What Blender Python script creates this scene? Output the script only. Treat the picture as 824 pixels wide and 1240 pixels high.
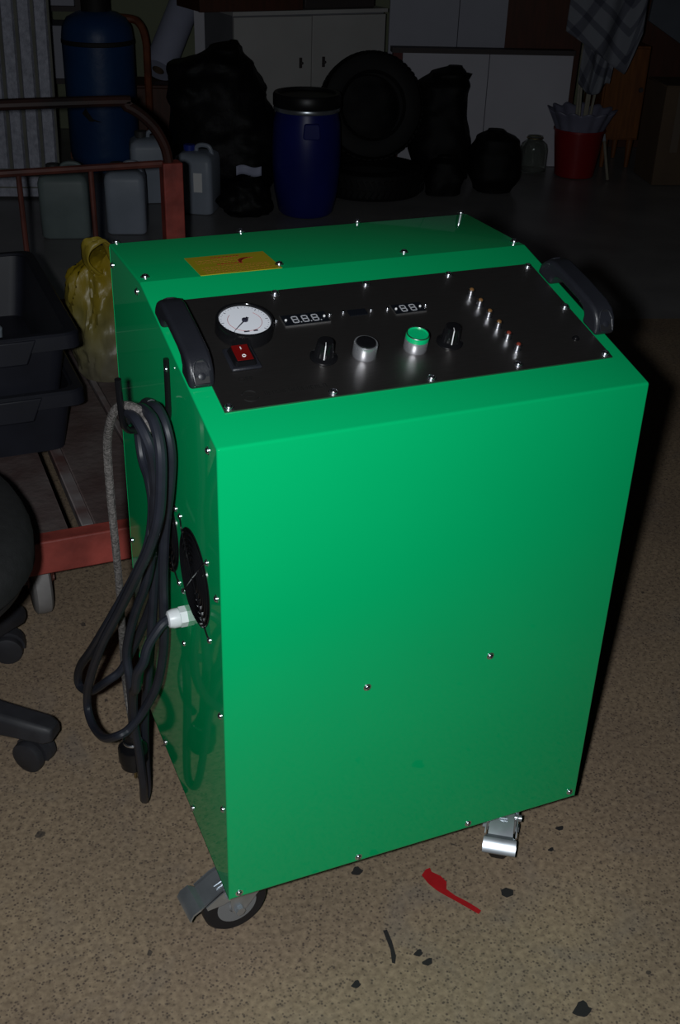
import bpy, bmesh, math, random
from mathutils import Vector, Matrix, noise, Quaternion

random.seed(7)
for o in list(bpy.data.objects):
    bpy.data.objects.remove(o, do_unlink=True)
scene = bpy.context.scene
col = scene.collection
PI = math.pi
ZF = 0.12                                  # underside of the green cabinet above the floor

# ------------------------------------------------------------------ camera
YAW, PITCH, ROLL, FPX = 0.414369, -0.518767, 0.034666, 1351.43
CAM = Vector((-0.273035, -0.916867, 1.092717 + ZF))
_f = Vector((math.sin(YAW) * math.cos(PITCH), math.cos(YAW) * math.cos(PITCH), math.sin(PITCH)))
_r = Vector((math.cos(YAW), -math.sin(YAW), 0))
_u = _r.cross(_f)
_c, _s = math.cos(ROLL), math.sin(ROLL)
CR, CU = _c * _r + _s * _u, -_s * _r + _c * _u
cam = bpy.data.cameras.new('camera')
cam_ob = bpy.data.objects.new('camera', cam)
col.objects.link(cam_ob)
cam.sensor_fit = 'VERTICAL'
cam.sensor_height = 24.0
cam.lens = 24.0 * FPX / 1240.0
cam.clip_start = 0.02
cam_ob.matrix_world = Matrix((
    (CR.x, CU.x, -_f.x, CAM.x), (CR.y, CU.y, -_f.y, CAM.y), (CR.z, CU.z, -_f.z, CAM.z), (0, 0, 0, 1)))
scene.camera = cam_ob

# ------------------------------------------------------------------ world: an almost unlit room
w = bpy.data.worlds.new('world')
scene.world = w
w.use_nodes = True
bg = w.node_tree.nodes['Background']
bg.inputs[0].default_value = (0.75, 0.85, 1.0, 1)
bg.inputs[1].default_value = 0.006

# ------------------------------------------------------------------ the flash of the camera, left of the lens
fl = bpy.data.lights.new('camera_flash', 'SPOT')
fl.energy = 62
fl.color = (0.93, 0.97, 1.0)
fl.shadow_soft_size = 0.016
fl.spot_size = math.radians(112)
fl.spot_blend = 0.75
fl_ob = bpy.data.objects.new('camera_flash', fl)
col.objects.link(fl_ob)
fl_ob.matrix_world = cam_ob.matrix_world.copy()
aim = (_f + 0.10 * CU + 0.08 * CR).normalized()
fl_ob.matrix_world = aim.to_track_quat('-Z', 'Y').to_matrix().to_4x4()
fl_ob.location = CAM - 0.057 * CR + 0.005 * CU

vs = scene.view_settings
vs.view_transform = 'Standard'
vs.look = 'None'
vs.exposure = 0.0
vs.gamma = 1.0
vs.use_curve_mapping = False

# ------------------------------------------------------------------ materials
MATS = {}


def mat(name, c, rough=0.5, metal=0.0, var=0.0, vscale=8.0, bump=0.0, bscale=60.0, spec=0.5,
        coat=0.0, trans=0.0, ior=1.45, aniso=0.0, stretch=None, c2=None):
    m = bpy.data.materials.new(name)
    m.use_nodes = True
    nt = m.node_tree
    b = nt.nodes['Principled BSDF']
    b.inputs['Base Color'].default_value = (*c, 1)
    b.inputs['Roughness'].default_value = rough
    b.inputs['Metallic'].default_value = metal
    b.inputs['Specular IOR Level'].default_value = spec
    b.inputs['Coat Weight'].default_value = coat
    b.inputs['Coat Roughness'].default_value = 0.04
    b.inputs['Transmission Weight'].default_value = trans
    b.inputs['IOR'].default_value = ior
    b.inputs['Anisotropic'].default_value = aniso
    tc = nt.nodes.new('ShaderNodeTexCoord')
    src = tc.outputs['Object']
    if stretch:
        mp = nt.nodes.new('ShaderNodeMapping')
        mp.inputs['Scale'].default_value = stretch
        nt.links.new(src, mp.inputs[0])
        src = mp.outputs[0]
    if var > 0 or c2:
        n = nt.nodes.new('ShaderNodeTexNoise')
        n.inputs['Scale'].default_value = vscale
        n.inputs['Detail'].default_value = 5
        nt.links.new(src, n.inputs['Vector'])
        r = nt.nodes.new('ShaderNodeValToRGB')
        lo = c2 if c2 else tuple(v * (1 - var) for v in c)
        hi = c if c2 else tuple(min(1, v * (1 + var)) for v in c)
        r.color_ramp.elements[0].position = 0.32
        r.color_ramp.elements[1].position = 0.68
        r.color_ramp.elements[0].color = (*lo, 1)
        r.color_ramp.elements[1].color = (*hi, 1)
        nt.links.new(n.outputs['Fac'], r.inputs[0])
        nt.links.new(r.outputs[0], b.inputs['Base Color'])
    if bump > 0:
        n = nt.nodes.new('ShaderNodeTexNoise')
        n.inputs['Scale'].default_value = bscale
        n.inputs['Detail'].default_value = 4
        nt.links.new(src, n.inputs['Vector'])
        bp = nt.nodes.new('ShaderNodeBump')
        bp.inputs['Strength'].default_value = bump
        bp.inputs['Distance'].default_value = 0.01
        nt.links.new(n.outputs['Fac'], bp.inputs['Height'])
        nt.links.new(bp.outputs[0], b.inputs['Normal'])
    MATS[name] = m
    return m


mat('green_paint', (0.001, 0.425, 0.135), 0.35, spec=0.0, var=0.02, vscale=3, coat=0.82)
mat('steel_brushed', (0.235, 0.22, 0.215), 0.43, 1.0, var=0.10, vscale=30, stretch=(1.5, 60, 60))
mat('chrome', (0.75, 0.78, 0.84), 0.24, 1.0, var=0.05, vscale=40)
mat('zinc', (0.50, 0.54, 0.58), 0.30, 0.84, var=0.15, vscale=30)
mat('zinc_dull', (0.42, 0.42, 0.42), 0.42, 1.0, var=0.2, vscale=30)
mat('button_metal', (0.72, 0.74, 0.78), 0.26, 0.86, var=0.05, vscale=40)
mat('tyre_rubber', (0.006, 0.006, 0.0065), 0.65, spec=0.3)
mat('slot_dark', (0.03, 0.03, 0.04), 0.5)
mat('black_plastic', (0.014, 0.015, 0.020), 0.38, var=0.1, vscale=20, bump=0.05, bscale=500)
mat('black_gloss', (0.006, 0.006, 0.007), 0.12)
mat('black_matte', (0.008, 0.008, 0.009), 0.6)
mat('rubber', (0.012, 0.012, 0.014), 0.55, var=0.15, vscale=30)
mat('hub_grey', (0.20, 0.205, 0.21), 0.4, var=0.1)
mat('cord_black', (0.016, 0.018, 0.026), 0.42, var=0.15, vscale=40)
mat('cord_dusty', (0.11, 0.10, 0.095), 0.75, var=0.55, vscale=220, bump=0.4, bscale=400)
mat('gland_white', (0.72, 0.74, 0.76), 0.35, var=0.03)
mat('dial_white', (0.78, 0.80, 0.86), 0.5, var=0.02)
mat('ink_dark', (0.02, 0.02, 0.035), 0.5)
mat('ink_red', (0.35, 0.02, 0.015), 0.5)
mat('ink_brown', (0.26, 0.10, 0.008), 0.6)
mat('red_rocker', (0.12, 0.004, 0.004), 0.18)
mat('white_print', (0.8, 0.8, 0.8), 0.5)
mat('button_green', (0.0, 0.45, 0.16), 0.3)
mat('display_dark', (0.006, 0.007, 0.010), 0.15)
mat('segment_off', (0.42, 0.43, 0.46), 0.5)
mat('etched', (0.007, 0.007, 0.007), 0.7, spec=0.25)
mat('amber', (0.16, 0.08, 0.03), 0.12)
mat('led_red', (0.16, 0.03, 0.02), 0.12)
mat('sticker_yellow', (0.44, 0.35, 0.010), 0.4, var=0.05, vscale=30, coat=0.8)
mat('cart_red', (0.30, 0.055, 0.042), 0.6, var=0.35, vscale=14, bump=0.15, bscale=40)
mat('cart_deck', (0.075, 0.045, 0.042), 0.75, c2=(0.13, 0.105, 0.10), vscale=9, bump=0.3, bscale=50)
mat('cart_strip', (0.22, 0.20, 0.20), 0.65, c2=(0.10, 0.05, 0.045), vscale=14)
mat('rail_rust', (0.10, 0.030, 0.022), 0.5, var=0.4, vscale=12)
mat('rail_dark', (0.012, 0.008, 0.008), 0.45, c2=(0.07, 0.022, 0.014), vscale=4)
mat('cart_wheel', (0.20, 0.19, 0.185), 0.7, var=0.2, vscale=20)
mat('crate_black', (0.012, 0.013, 0.020), 0.5, var=0.2, vscale=12)
mat('pale_plastic', (0.34, 0.40, 0.46), 0.5, var=0.1)
mat('yellow_film', (0.34, 0.25, 0.015), 0.42, c2=(0.26, 0.20, 0.03), vscale=9, bump=0.35, bscale=30)
mat('milky_film', (0.36, 0.34, 0.26), 0.5, c2=(0.20, 0.20, 0.16), vscale=14, bump=0.35, bscale=40)
mat('fabric_black', (0.012, 0.012, 0.013), 0.9, var=0.25, vscale=60, bump=0.2, bscale=400)
mat('chair_plastic', (0.022, 0.022, 0.026), 0.5, var=0.25, vscale=25)
mat('barrel_blue', (0.010, 0.016, 0.155), 0.35, var=0.15, vscale=6)
mat('barrel_lid', (0.008, 0.008, 0.009), 0.4)
mat('cylinder_blue', (0.014, 0.065, 0.190), 0.45, c2=(0.010, 0.042, 0.135), vscale=5, bump=0.15, bscale=25)
mat('chipped_dark', (0.012, 0.010, 0.010), 0.7)
mat('sheet_white', (0.46, 0.47, 0.56), 0.5, c2=(0.30, 0.31, 0.38), vscale=45, bump=0.3, bscale=80)
mat('sheet_groove', (0.15, 0.15, 0.125), 0.7, var=0.2)
mat('canister', (0.34, 0.38, 0.46), 0.45, c2=(0.26, 0.30, 0.36), vscale=6)
mat('canister_green', (0.20, 0.25, 0.25), 0.5, c2=(0.14, 0.18, 0.18), vscale=6)
mat('cap_blue', (0.02, 0.04, 0.30), 0.4)
mat('cap_dark', (0.05, 0.05, 0.05), 0.5)
mat('bag_black', (0.006, 0.006, 0.007), 0.52, var=0.2, vscale=10, bump=0.3, bscale=28, spec=0.16)
mat('bag_matte', (0.004, 0.004, 0.0045), 0.65, bump=0.2, bscale=20, spec=0.25)
mat('cabinet_cream', (0.48, 0.47, 0.46), 0.5, var=0.05, vscale=5)
mat('cabinet_side', (0.20, 0.20, 0.22), 0.6, var=0.06)
mat('board_white', (0.52, 0.51, 0.57), 0.55, var=0.06, vscale=3)
mat('board_pale', (0.36, 0.365, 0.43), 0.6, var=0.06, vscale=3)
mat('edge_dark', (0.05, 0.04, 0.04), 0.6)
mat('wood_brown', (0.085, 0.026, 0.014), 0.55, c2=(0.06, 0.022, 0.012), vscale=7, stretch=(8, 8, 1))
mat('post_red', (0.10, 0.012, 0.010), 0.6)
mat('wall_green', (0.21, 0.23, 0.15), 0.85, var=0.08, vscale=3, bump=0.05, bscale=30)
mat('wall_grey', (0.12, 0.12, 0.13), 0.85, var=0.08, vscale=3)
mat('paper_white', (0.40, 0.42, 0.56), 0.6, var=0.05)
mat('bucket_red', (0.22, 0.007, 0.010), 0.4, var=0.1)
mat('liner', (0.17, 0.17, 0.24), 0.45, var=0.15)
mat('stick_cream', (0.30, 0.28, 0.22), 0.6, var=0.15, vscale=20)
mat('orange_wood', (0.20, 0.070, 0.014), 0.5, c2=(0.13, 0.045, 0.010), vscale=8, stretch=(8, 8, 1))
mat('cardboard', (0.10, 0.065, 0.040), 0.8, var=0.1)
mat('tape', (0.13, 0.10, 0.075), 0.5)
mat('board_slate', (0.075, 0.085, 0.105), 0.6, var=0.1)
mat('orange_tube', (0.16, 0.042, 0.014), 0.5, var=0.3, vscale=15)
mat('brass', (0.35, 0.28, 0.14), 0.35, 1.0)
mat('mark_red', (0.38, 0.008, 0.012), 0.55, var=0.1, vscale=60)
mat('mark_black', (0.018, 0.017, 0.017), 0.8)
mat('concrete', (0.27, 0.262, 0.262), 0.33, c2=(0.20, 0.195, 0.197), vscale=4, bump=0.04, bscale=30)

m = bpy.data.materials.new('clear_glass')
m.use_nodes = True
b = m.node_tree.nodes['Principled BSDF']
b.inputs['Base Color'].default_value = (0.62, 0.66, 0.62, 1)
b.inputs['Roughness'].default_value = 0.05
b.inputs['Transmission Weight'].default_value = 0.92
b.inputs['IOR'].default_value = 1.2
MATS['clear_glass'] = m


def floor_material():
    m = bpy.data.materials.new('linoleum')
    m.use_nodes = True
    nt = m.node_tree
    N, L = nt.nodes, nt.links
    b = N['Principled BSDF']
    b.inputs['Roughness'].default_value = 0.55
    b.inputs['Specular IOR Level'].default_value = 0.4
    tc = N.new('ShaderNodeTexCoord')
    v = tc.outputs['Object']

    def ramp(src, p0, p1, c0, c1):
        r = N.new('ShaderNodeValToRGB')
        r.color_ramp.elements[0].position = p0
        r.color_ramp.elements[1].position = p1
        r.color_ramp.elements[0].color = (*c0, 1)
        r.color_ramp.elements[1].color = (*c1, 1)
        L.new(src, r.inputs[0])
        return r.outputs[0]

    def noi(scale, detail=4, dist=0.0, vec=None):
        n = N.new('ShaderNodeTexNoise')
        n.inputs['Scale'].default_value = scale
        n.inputs['Detail'].default_value = detail
        n.inputs['Distortion'].default_value = dist
        L.new(vec or v, n.inputs['Vector'])
        return n.outputs['Fac']

    def mix(fac, a, bcol, mode='MIX'):
        x = N.new('ShaderNodeMix')
        x.data_type = 'RGBA'
        x.blend_type = mode
        if hasattr(fac, 'links'):
            L.new(fac, x.inputs[0])
        else:
            x.inputs[0].default_value = fac
        for k, s in ((6, a), (7, bcol)):
            if hasattr(s, 'links'):
                L.new(s, x.inputs[k])
            else:
                x.inputs[k].default_value = (*s, 1)
        return x.outputs[2]

    one, zero = (1, 1, 1), (0, 0, 0)
    big = ramp(noi(3.2, 5), 0.34, 0.68, (0.245, 0.184, 0.130), (0.318, 0.240, 0.162))
    mot = ramp(noi(120, 6), 0.33, 0.68, (0.74, 0.72, 0.71), (1.18, 1.17, 1.14))
    c = mix(1.0, big, mot, 'MULTIPLY')
    # grey worn patches
    worn = ramp(noi(6.5, 6, 1.2), 0.56, 0.72, zero, one)
    wf = N.new('ShaderNodeMath'); wf.operation = 'MULTIPLY'; wf.inputs[1].default_value = 0.30
    L.new(worn, wf.inputs[0])
    c = mix(wf.outputs[0], c, (0.16, 0.148, 0.145))
    # the fine dark flecks of the pattern
    vo = N.new('ShaderNodeTexVoronoi')
    vo.inputs['Scale'].default_value = 215
    L.new(v, vo.inputs['Vector'])
    fleck = ramp(vo.outputs['Distance'], 0.20, 0.46, one, zero)
    clump = ramp(noi(110, 2), 0.38, 0.56, zero, one)
    ff = N.new('ShaderNodeMath'); ff.operation = 'MULTIPLY'
    L.new(fleck, ff.inputs[0]); L.new(clump, ff.inputs[1])
    f2 = N.new('ShaderNodeMath'); f2.operation = 'MULTIPLY'; f2.inputs[1].default_value = 0.72
    L.new(ff.outputs[0], f2.inputs[0])
    c = mix(f2.outputs[0], c, (0.035, 0.026, 0.030))
    # scattered black spots of dirt
    vo2 = N.new('ShaderNodeTexVoronoi')
    vo2.inputs['Scale'].default_value = 17
    dm = N.new('ShaderNodeTexNoise'); dm.inputs['Scale'].default_value = 55
    L.new(v, dm.inputs['Vector'])
    av = N.new('ShaderNodeVectorMath'); av.operation = 'MULTIPLY_ADD'
    av.inputs[1].default_value = (0.02, 0.02, 0.02)
    L.new(dm.outputs['Color'], av.inputs[0]); L.new(v, av.inputs[2])
    L.new(av.outputs[0], vo2.inputs['Vector'])
    sep = N.new('ShaderNodeSeparateColor')
    L.new(vo2.outputs['Color'], sep.inputs[0])
    pick = ramp(sep.outputs[0], 0.0, 1.0, (0.0, 0, 0), (0.13, 0, 0))
    sp2 = N.new('ShaderNodeSeparateColor'); L.new(pick, sp2.inputs[0])
    lt = N.new('ShaderNodeMath'); lt.operation = 'LESS_THAN'
    L.new(vo2.outputs['Distance'], lt.inputs[0]); L.new(sp2.outputs[0], lt.inputs[1])
    sf = N.new('ShaderNodeMath'); sf.operation = 'MULTIPLY'; sf.inputs[1].default_value = 0.75
    L.new(lt.outputs[0], sf.inputs[0])
    c = mix(sf.outputs[0], c, (0.030, 0.028, 0.030))
    L.new(c, b.inputs['Base Color'])
    bp = N.new('ShaderNodeBump')
    bp.inputs['Strength'].default_value = 0.12
    bp.inputs['Distance'].default_value = 0.004
    L.new(noi(40, 4), bp.inputs['Height'])
    L.new(bp.outputs[0], b.inputs['Normal'])
    MATS['linoleum'] = m


floor_material()


def check_cloth():
    m = bpy.data.materials.new('check_cloth')
    m.use_nodes = True
    nt = m.node_tree
    N, L = nt.nodes, nt.links
    b = N['Principled BSDF']
    b.inputs['Roughness'].default_value = 0.9
    tc = N.new('ShaderNodeTexCoord')
    outs = []
    for ax in ('X', 'Y'):
        wv = N.new('ShaderNodeTexWave')
        wv.wave_type = 'BANDS'
        wv.bands_direction = ax
        wv.inputs['Scale'].default_value = 0.95
        L.new(tc.outputs['UV'], wv.inputs['Vector'])
        r = N.new('ShaderNodeValToRGB')
        r.color_ramp.elements[0].position = 0.72
        r.color_ramp.elements[1].position = 0.82
        r.color_ramp.elements[0].color = (1, 1, 1, 1)
        r.color_ramp.elements[1].color = (0.55, 0.55, 0.60, 1)
        L.new(wv.outputs['Fac'], r.inputs[0])
        outs.append(r.outputs[0])
    x = N.new('ShaderNodeMix'); x.data_type = 'RGBA'; x.blend_type = 'MULTIPLY'
    x.inputs[0].default_value = 1
    L.new(outs[0], x.inputs[6]); L.new(outs[1], x.inputs[7])
    y = N.new('ShaderNodeMix'); y.data_type = 'RGBA'; y.blend_type = 'MULTIPLY'
    y.inputs[0].default_value = 1
    y.inputs[7].default_value = (0.20, 0.21, 0.245, 1)
    L.new(x.outputs[2], y.inputs[6])
    L.new(y.outputs[2], b.inputs['Base Color'])
    MATS['check_cloth'] = m


check_cloth()


# ------------------------------------------------------------------ mesh builder
class MB:
    def __init__(self, M=None):
        self.v, self.f, self.mi = [], [], []
        self.M = M or Matrix.Identity(4)
        self.cur = 0

    def add(self, vs, fs):
        n = len(self.v)
        self.v += [self.M @ Vector(p) for p in vs]
        for q in fs:
            self.f.append([n + i for i in q])
            self.mi.append(self.cur)
        return self

    def box(self, c, s, R=None):
        vs = []
        for z in (-.5, .5):
            for x, y in ((-.5, -.5), (.5, -.5), (.5, .5), (-.5, .5)):
                p = Vector((x * s[0], y * s[1], z * s[2]))
                if R is not None:
                    p = R @ p
                vs.append(p + Vector(c))
        return self.add(vs, [(3, 2, 1, 0), (4, 5, 6, 7), (0, 1, 5, 4), (1, 2, 6, 5), (2, 3, 7, 6), (3, 0, 4, 7)])

    def bounds(self, a, b):
        return self.box([(a[i] + b[i]) / 2 for i in range(3)], [abs(b[i] - a[i]) for i in range(3)])

    def prism(self, poly, fn, d0, d1):
        """poly of 2D points; fn(a, b, d) -> 3D"""
        n = len(poly)
        vs = [fn(a, b, d0) for a, b in poly] + [fn(a, b, d1) for a, b in poly]
        fs = [tuple(range(n))[::-1], tuple(range(n, 2 * n))]
        fs += [(i, (i + 1) % n, n + (i + 1) % n, n + i) for i in range(n)]
        return self.add(vs, fs)

    def lathe(self, prof, c=(0, 0, 0), seg=24, axis=None, cap=True):
        """prof list of (r, z) bottom to top"""
        R = Matrix.Identity(3)
        if axis is not None:
            R = Vector(axis).normalized().to_track_quat('Z', 'Y').to_matrix()
        vs, fs = [], []
        for r, z in prof:
            for k in range(seg):
                a = 2 * PI * k / seg
                vs.append(R @ Vector((r * math.cos(a), r * math.sin(a), z)) + Vector(c))
        for j in range(len(prof) - 1):
            for k in range(seg):
                k2 = (k + 1) % seg
                fs.append((j * seg + k, j * seg + k2, (j + 1) * seg + k2, (j + 1) * seg + k))
        if cap:
            fs.append(tuple(range(seg))[::-1])
            fs.append(tuple((len(prof) - 1) * seg + k for k in range(seg)))
        return self.add(vs, fs)

    def torus(self, c, R, r, seg=32, ms=8, axis=(0, 0, 1), a0=0, a1=None):
        Q = Vector(axis).normalized().to_track_quat('Z', 'Y').to_matrix()
        path = []
        full = a1 is None
        n = seg if full else seg + 1
        for k in range(n):
            a = a0 + ((2 * PI) if full else (a1 - a0)) * k / seg
            path.append(Q @ Vector((R * math.cos(a), R * math.sin(a), 0)) + Vector(c))
        return self.tube(path, r, ms, closed=full)

    def tube(self, path, r, seg=8, closed=False):
        P = [Vector(p) for p in path]
        n = len(P)
        rr = r if isinstance(r, (list, tuple)) else [r] * n
        T = []
        for i in range(n):
            if closed:
                t = P[(i + 1) % n] - P[i - 1]
            else:
                t = P[min(i + 1, n - 1)] - P[max(i - 1, 0)]
            T.append(t.normalized())
        up = Vector((0, 0, 1)) if abs(T[0].z) < .9 else Vector((1, 0, 0))
        N = (up - T[0] * up.dot(T[0])).normalized()
        vs, fs = [], []
        for i in range(n):
            if i:
                N = (N - T[i] * N.dot(T[i]))
                N = N.normalized() if N.length > 1e-6 else T[i].orthogonal().normalized()
            B = T[i].cross(N)
            for k in range(seg):
                a = 2 * PI * k / seg
                vs.append(P[i] + rr[i] * (math.cos(a) * N + math.sin(a) * B))
        m_ = n if closed else n - 1
        for i in range(m_):
            j = (i + 1) % n
            for k in range(seg):
                k2 = (k + 1) % seg
                fs.append((i * seg + k, i * seg + k2, j * seg + k2, j * seg + k))
        if not closed:
            fs.append(tuple(range(seg))[::-1])
            fs.append(tuple((n - 1) * seg + k for k in range(seg)))
        return self.add(vs, fs)

    def grid(self, fn, nu, nv, closed_u=False):
        vs, fs = [], []
        for j in range(nv + 1):
            for i in range(nu if closed_u else nu + 1):
                vs.append(fn(i / nu, j / nv))
        w_ = nu if closed_u else nu + 1
        for j in range(nv):
            for i in range(nu):
                i2 = (i + 1) % w_
                fs.append((j * w_ + i, j * w_ + i2, (j + 1) * w_ + i2, (j + 1) * w_ + i))
        return self.add(vs, fs)

    def build(self, name, material, parent=None, loc=None, bevel=None, angle=35, fix=True):
        base = Vector((0, 0, 0))
        if parent is not None:
            p = parent
            while p is not None:
                base += p.location
                p = p.parent
        elif loc is not None:
            base = Vector(loc)
        me = bpy.data.meshes.new(name)
        me.from_pydata([tuple(p - base) for p in self.v], [], self.f)
        mats = material if isinstance(material, (list, tuple)) else [material]
        for k in mats:
            me.materials.append(MATS[k])
        me.polygons.foreach_set('material_index', self.mi)
        if fix:
            bm = bmesh.new()
            bm.from_mesh(me)
            bmesh.ops.recalc_face_normals(bm, faces=bm.faces)
            bm.to_mesh(me)
            bm.free()
        me.polygons.foreach_set('use_smooth', [True] * len(me.polygons))
        me.set_sharp_from_angle(angle=math.radians(angle))
        me.update()
        ob = bpy.data.objects.new(name, me)
        col.objects.link(ob)
        if parent is not None:
            ob.parent = parent
        elif loc is not None:
            ob.location = loc
        if bevel:
            md = ob.modifiers.new('bevel', 'BEVEL')
            md.width = bevel[0]
            md.segments = bevel[1]
            md.limit_method = 'ANGLE'
            md.angle_limit = math.radians(40)
            md.harden_normals = False
        return ob


def tag(o, label=None, cat=None, group=None, kind=None):
    if label: o['label'] = label
    if cat: o['category'] = cat
    if group: o['group'] = group
    if kind: o['kind'] = kind
    return o


def thing(name, loc, label, cat, group=None):
    o = bpy.data.objects.new(name, None)
    o.empty_display_size = 0.05
    col.objects.link(o)
    o.location = loc
    return tag(o, label, cat, group)


def crom(pts, n=8):
    P = [Vector(p) for p in pts]
    out = []
    for i in range(len(P) - 1):
        p0, p1, p2, p3 = P[max(i - 1, 0)], P[i], P[i + 1], P[min(i + 2, len(P) - 1)]
        for k in range(n):
            t = k / n
            out.append(.5 * ((2 * p1) + (p2 - p0) * t + (2 * p0 - 5 * p1 + 4 * p2 - p3) * t * t
                             + (3 * p1 - p0 - 3 * p2 + p3) * t ** 3))
    out.append(P[-1])
    return out


# room frame: p to the right, q into the room, measured from the world origin
RA = 0.30
RE = Vector((math.cos(RA), -math.sin(RA), 0))
RN = Vector((math.sin(RA), math.cos(RA), 0))


def room(p, q, h=0.0):
    return RE * p + RN * q + Vector((0, 0, h))


def rmat(p, q, h=0.0, yaw=0.0):
    """matrix of a frame standing at room (p, q) with x right, y into the room"""
    return Matrix.Translation(room(p, q, h)) @ Matrix.Rotation(-RA + yaw, 4, 'Z')


# ================================================================== the setting
mb = MB()
mb.box(room(0.6, 1.6, -0.03), (7.4, 7.7, 0.055), Matrix.Rotation(-RA, 3, 'Z'))
tag(mb.build('floor', 'concrete'), kind='structure')
mb = MB()
mb.box(room(0.62, 0.13, -0.0015), (7.0, 4.46, 0.003), Matrix.Rotation(-RA, 3, 'Z'))
tag(mb.build('floor_linoleum', 'linoleum'), kind='structure')
mb = MB()
mb.box(room(0.6, 5.36, 1.27), (7.2, 0.12, 2.54), Matrix.Rotation(-RA, 3, 'Z'))
tag(mb.build('wall_back', 'wall_green'), kind='structure')
mb = MB()
mb.box(room(4.22, 1.6, 1.27), (0.12, 7.4, 2.54), Matrix.Rotation(-RA, 3, 'Z'))
tag(mb.build('wall_right', 'wall_grey'), kind='structure')

mb = MB()
mb.box(room(-2.96, 1.6, 1.27), (0.12, 7.4, 2.54), Matrix.Rotation(-RA, 3, 'Z'))
tag(mb.build('wall_left', 'wall_grey'), kind='structure')
mb = MB()
mb.box(room(0.6, -2.16, 1.27), (7.0, 0.12, 2.54), Matrix.Rotation(-RA, 3, 'Z'))
tag(mb.build('wall_front', 'wall_grey'), kind='structure')
mb = MB()
mb.box(room(0.6, 1.6, 2.60), (7.4, 7.7, 0.10), Matrix.Rotation(-RA, 3, 'Z'))
tag(mb.build('ceiling', 'wall_grey'), kind='structure')

# ================================================================== the green machine
W, D, DF, HF, HB = 0.5, 0.4402, 0.1578, 0.6143, 0.6900
SLOPE = math.atan2(HB - HF, D - DF)
mach = thing('green_machine_cabinet', (W / 2, D / 2, 0),
             'green powder-coated machine on casters with a sloping black control panel', 'machine')
SM = Matrix.Translation((0, 0, HF + ZF)) @ Matrix.Rotation(SLOPE, 4, 'X')     # panel frame: x, v up the slope, h off it
Z0, Z1, Z2 = ZF - 0.003, ZF + HF, ZF + HB
prof_out = [(0, Z0), (0, Z1), (D - DF, Z2), (D, Z2), (D, Z0)]
T = 0.003


def arc_profile(poly, rad, n=4):
    """round the corners of a closed 2D polygon"""
    out = []
    m_ = len(poly)
    for i in range(m_):
        a, b, c = Vector(poly[i - 1]), Vector(poly[i]), Vector(poly[(i + 1) % m_])
        u, v = (a - b).normalized(), (c - b).normalized()
        ang = u.angle(v)
        d = rad / math.tan(ang / 2)
        p0, p1 = b + u * d, b + v * d
        for k in range(n + 1):
            t = k / n
            out.append(tuple((1 - t) ** 2 * p0 + 2 * t * (1 - t) * b + t * t * p1))
    return out


po = arc_profile(prof_out, 0.004)
cx, cz = D / 2, (Z0 + Z2) / 2


def inset(poly, d):
    out = []
    n = len(poly)
    for i in range(n):
        a, b, c = Vector(poly[i - 1]), Vector(poly[i]), Vector(poly[(i + 1) % n])
        e1, e2 = (b - a).normalized(), (c - b).normalized()
        n1, n2 = Vector((e1.y, -e1.x)), Vector((e2.y, -e2.x))
        nn = (n1 + n2)
        nn = nn / max(nn.length, 1e-6)
        k = d / max(nn.dot(n1), .3)
        out.append(tuple(b + nn * k))
    return out


pin = inset(po, T)
if not (min(a for a, _ in pin) > min(a for a, _ in po)):
    pin = inset(po, -T)
SGN = 1 if pin == inset(po, T) else -1


def flat_bottom(poly):
    return [(a, Z0 if b < Z0 + 0.006 else b) for a, b in poly]


pin = flat_bottom(pin)
mb = MB()
n = len(po)
rings = []
for (x, poly) in ((0.0022, po), (0.0007, flat_bottom(inset(po, SGN * 0.0006))), (0.0, flat_bottom(inset(po, SGN * 0.0020))),
                  (0.0, pin), (0.006, pin)):
    rings.append([(x, a, b) for a, b in poly])
left_r = rings
right_r = [[(W - x, a, b) for x, a, b in rg] for rg in rings]
allr = left_r[::-1] + right_r
vs = [p for rg in allr for p in rg]
fs = []
for j in range(len(allr) - 1):
    for i in range(n):
        i2 = (i + 1) % n
        fs.append((j * n + i, j * n + i2, (j + 1) * n + i2, (j + 1) * n + i))
mb.add(vs, fs)
shell = mb.build('shell', 'green_paint', mach, angle=50)
for x0, x1 in ((0.0003, 0.004), (W - 0.004, W - 0.0003)):
    mb = MB()
    mb.prism(pin, lambda a, b, d: (d, a, b), x0, x1)
    sd = mb.build('side_panel', 'green_paint', mach)
    sd['label'] = 'glossy green side panel'

# --- screws (shared mesh)
mb = MB()
mb.lathe([(0.0052, 0), (0.0052, 0.0006), (0.0040, 0.0007), (0.0040, 0.0015), (0.0036, 0.0024), (0.0026, 0.0031),
          (0.0012, 0.0035), (0.0004, 0.0036)], seg=14)
mb.cur = 1
mb.box((0, 0, 0.0033), (0.0036, 0.0007, 0.0008))
mb.box((0, 0, 0.0033), (0.0007, 0.0036, 0.0008))
proto = mb.build('screw', ['chrome', 'slot_dark'], angle=40)
scr_mesh = proto.data
bpy.data.objects.remove(proto)


def screw(loc, normal, parent, scale=1.0, root=None):
    o = bpy.data.objects.new('screw', scr_mesh)
    col.objects.link(o)
    o.parent = parent
    base = Vector((0, 0, 0))
    p = parent
    while p is not None:
        base += p.location
        p = p.parent
    q = Vector(normal).to_track_quat('Z', 'Y')
    o.location = Vector(loc) - base
    o.rotation_mode = 'QUATERNION'
    o.rotation_quaternion = q @ Quaternion((0, 0, 1), random.uniform(0, 1.5))
    o.scale = (scale * 1.12,) * 3
    return o


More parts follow.
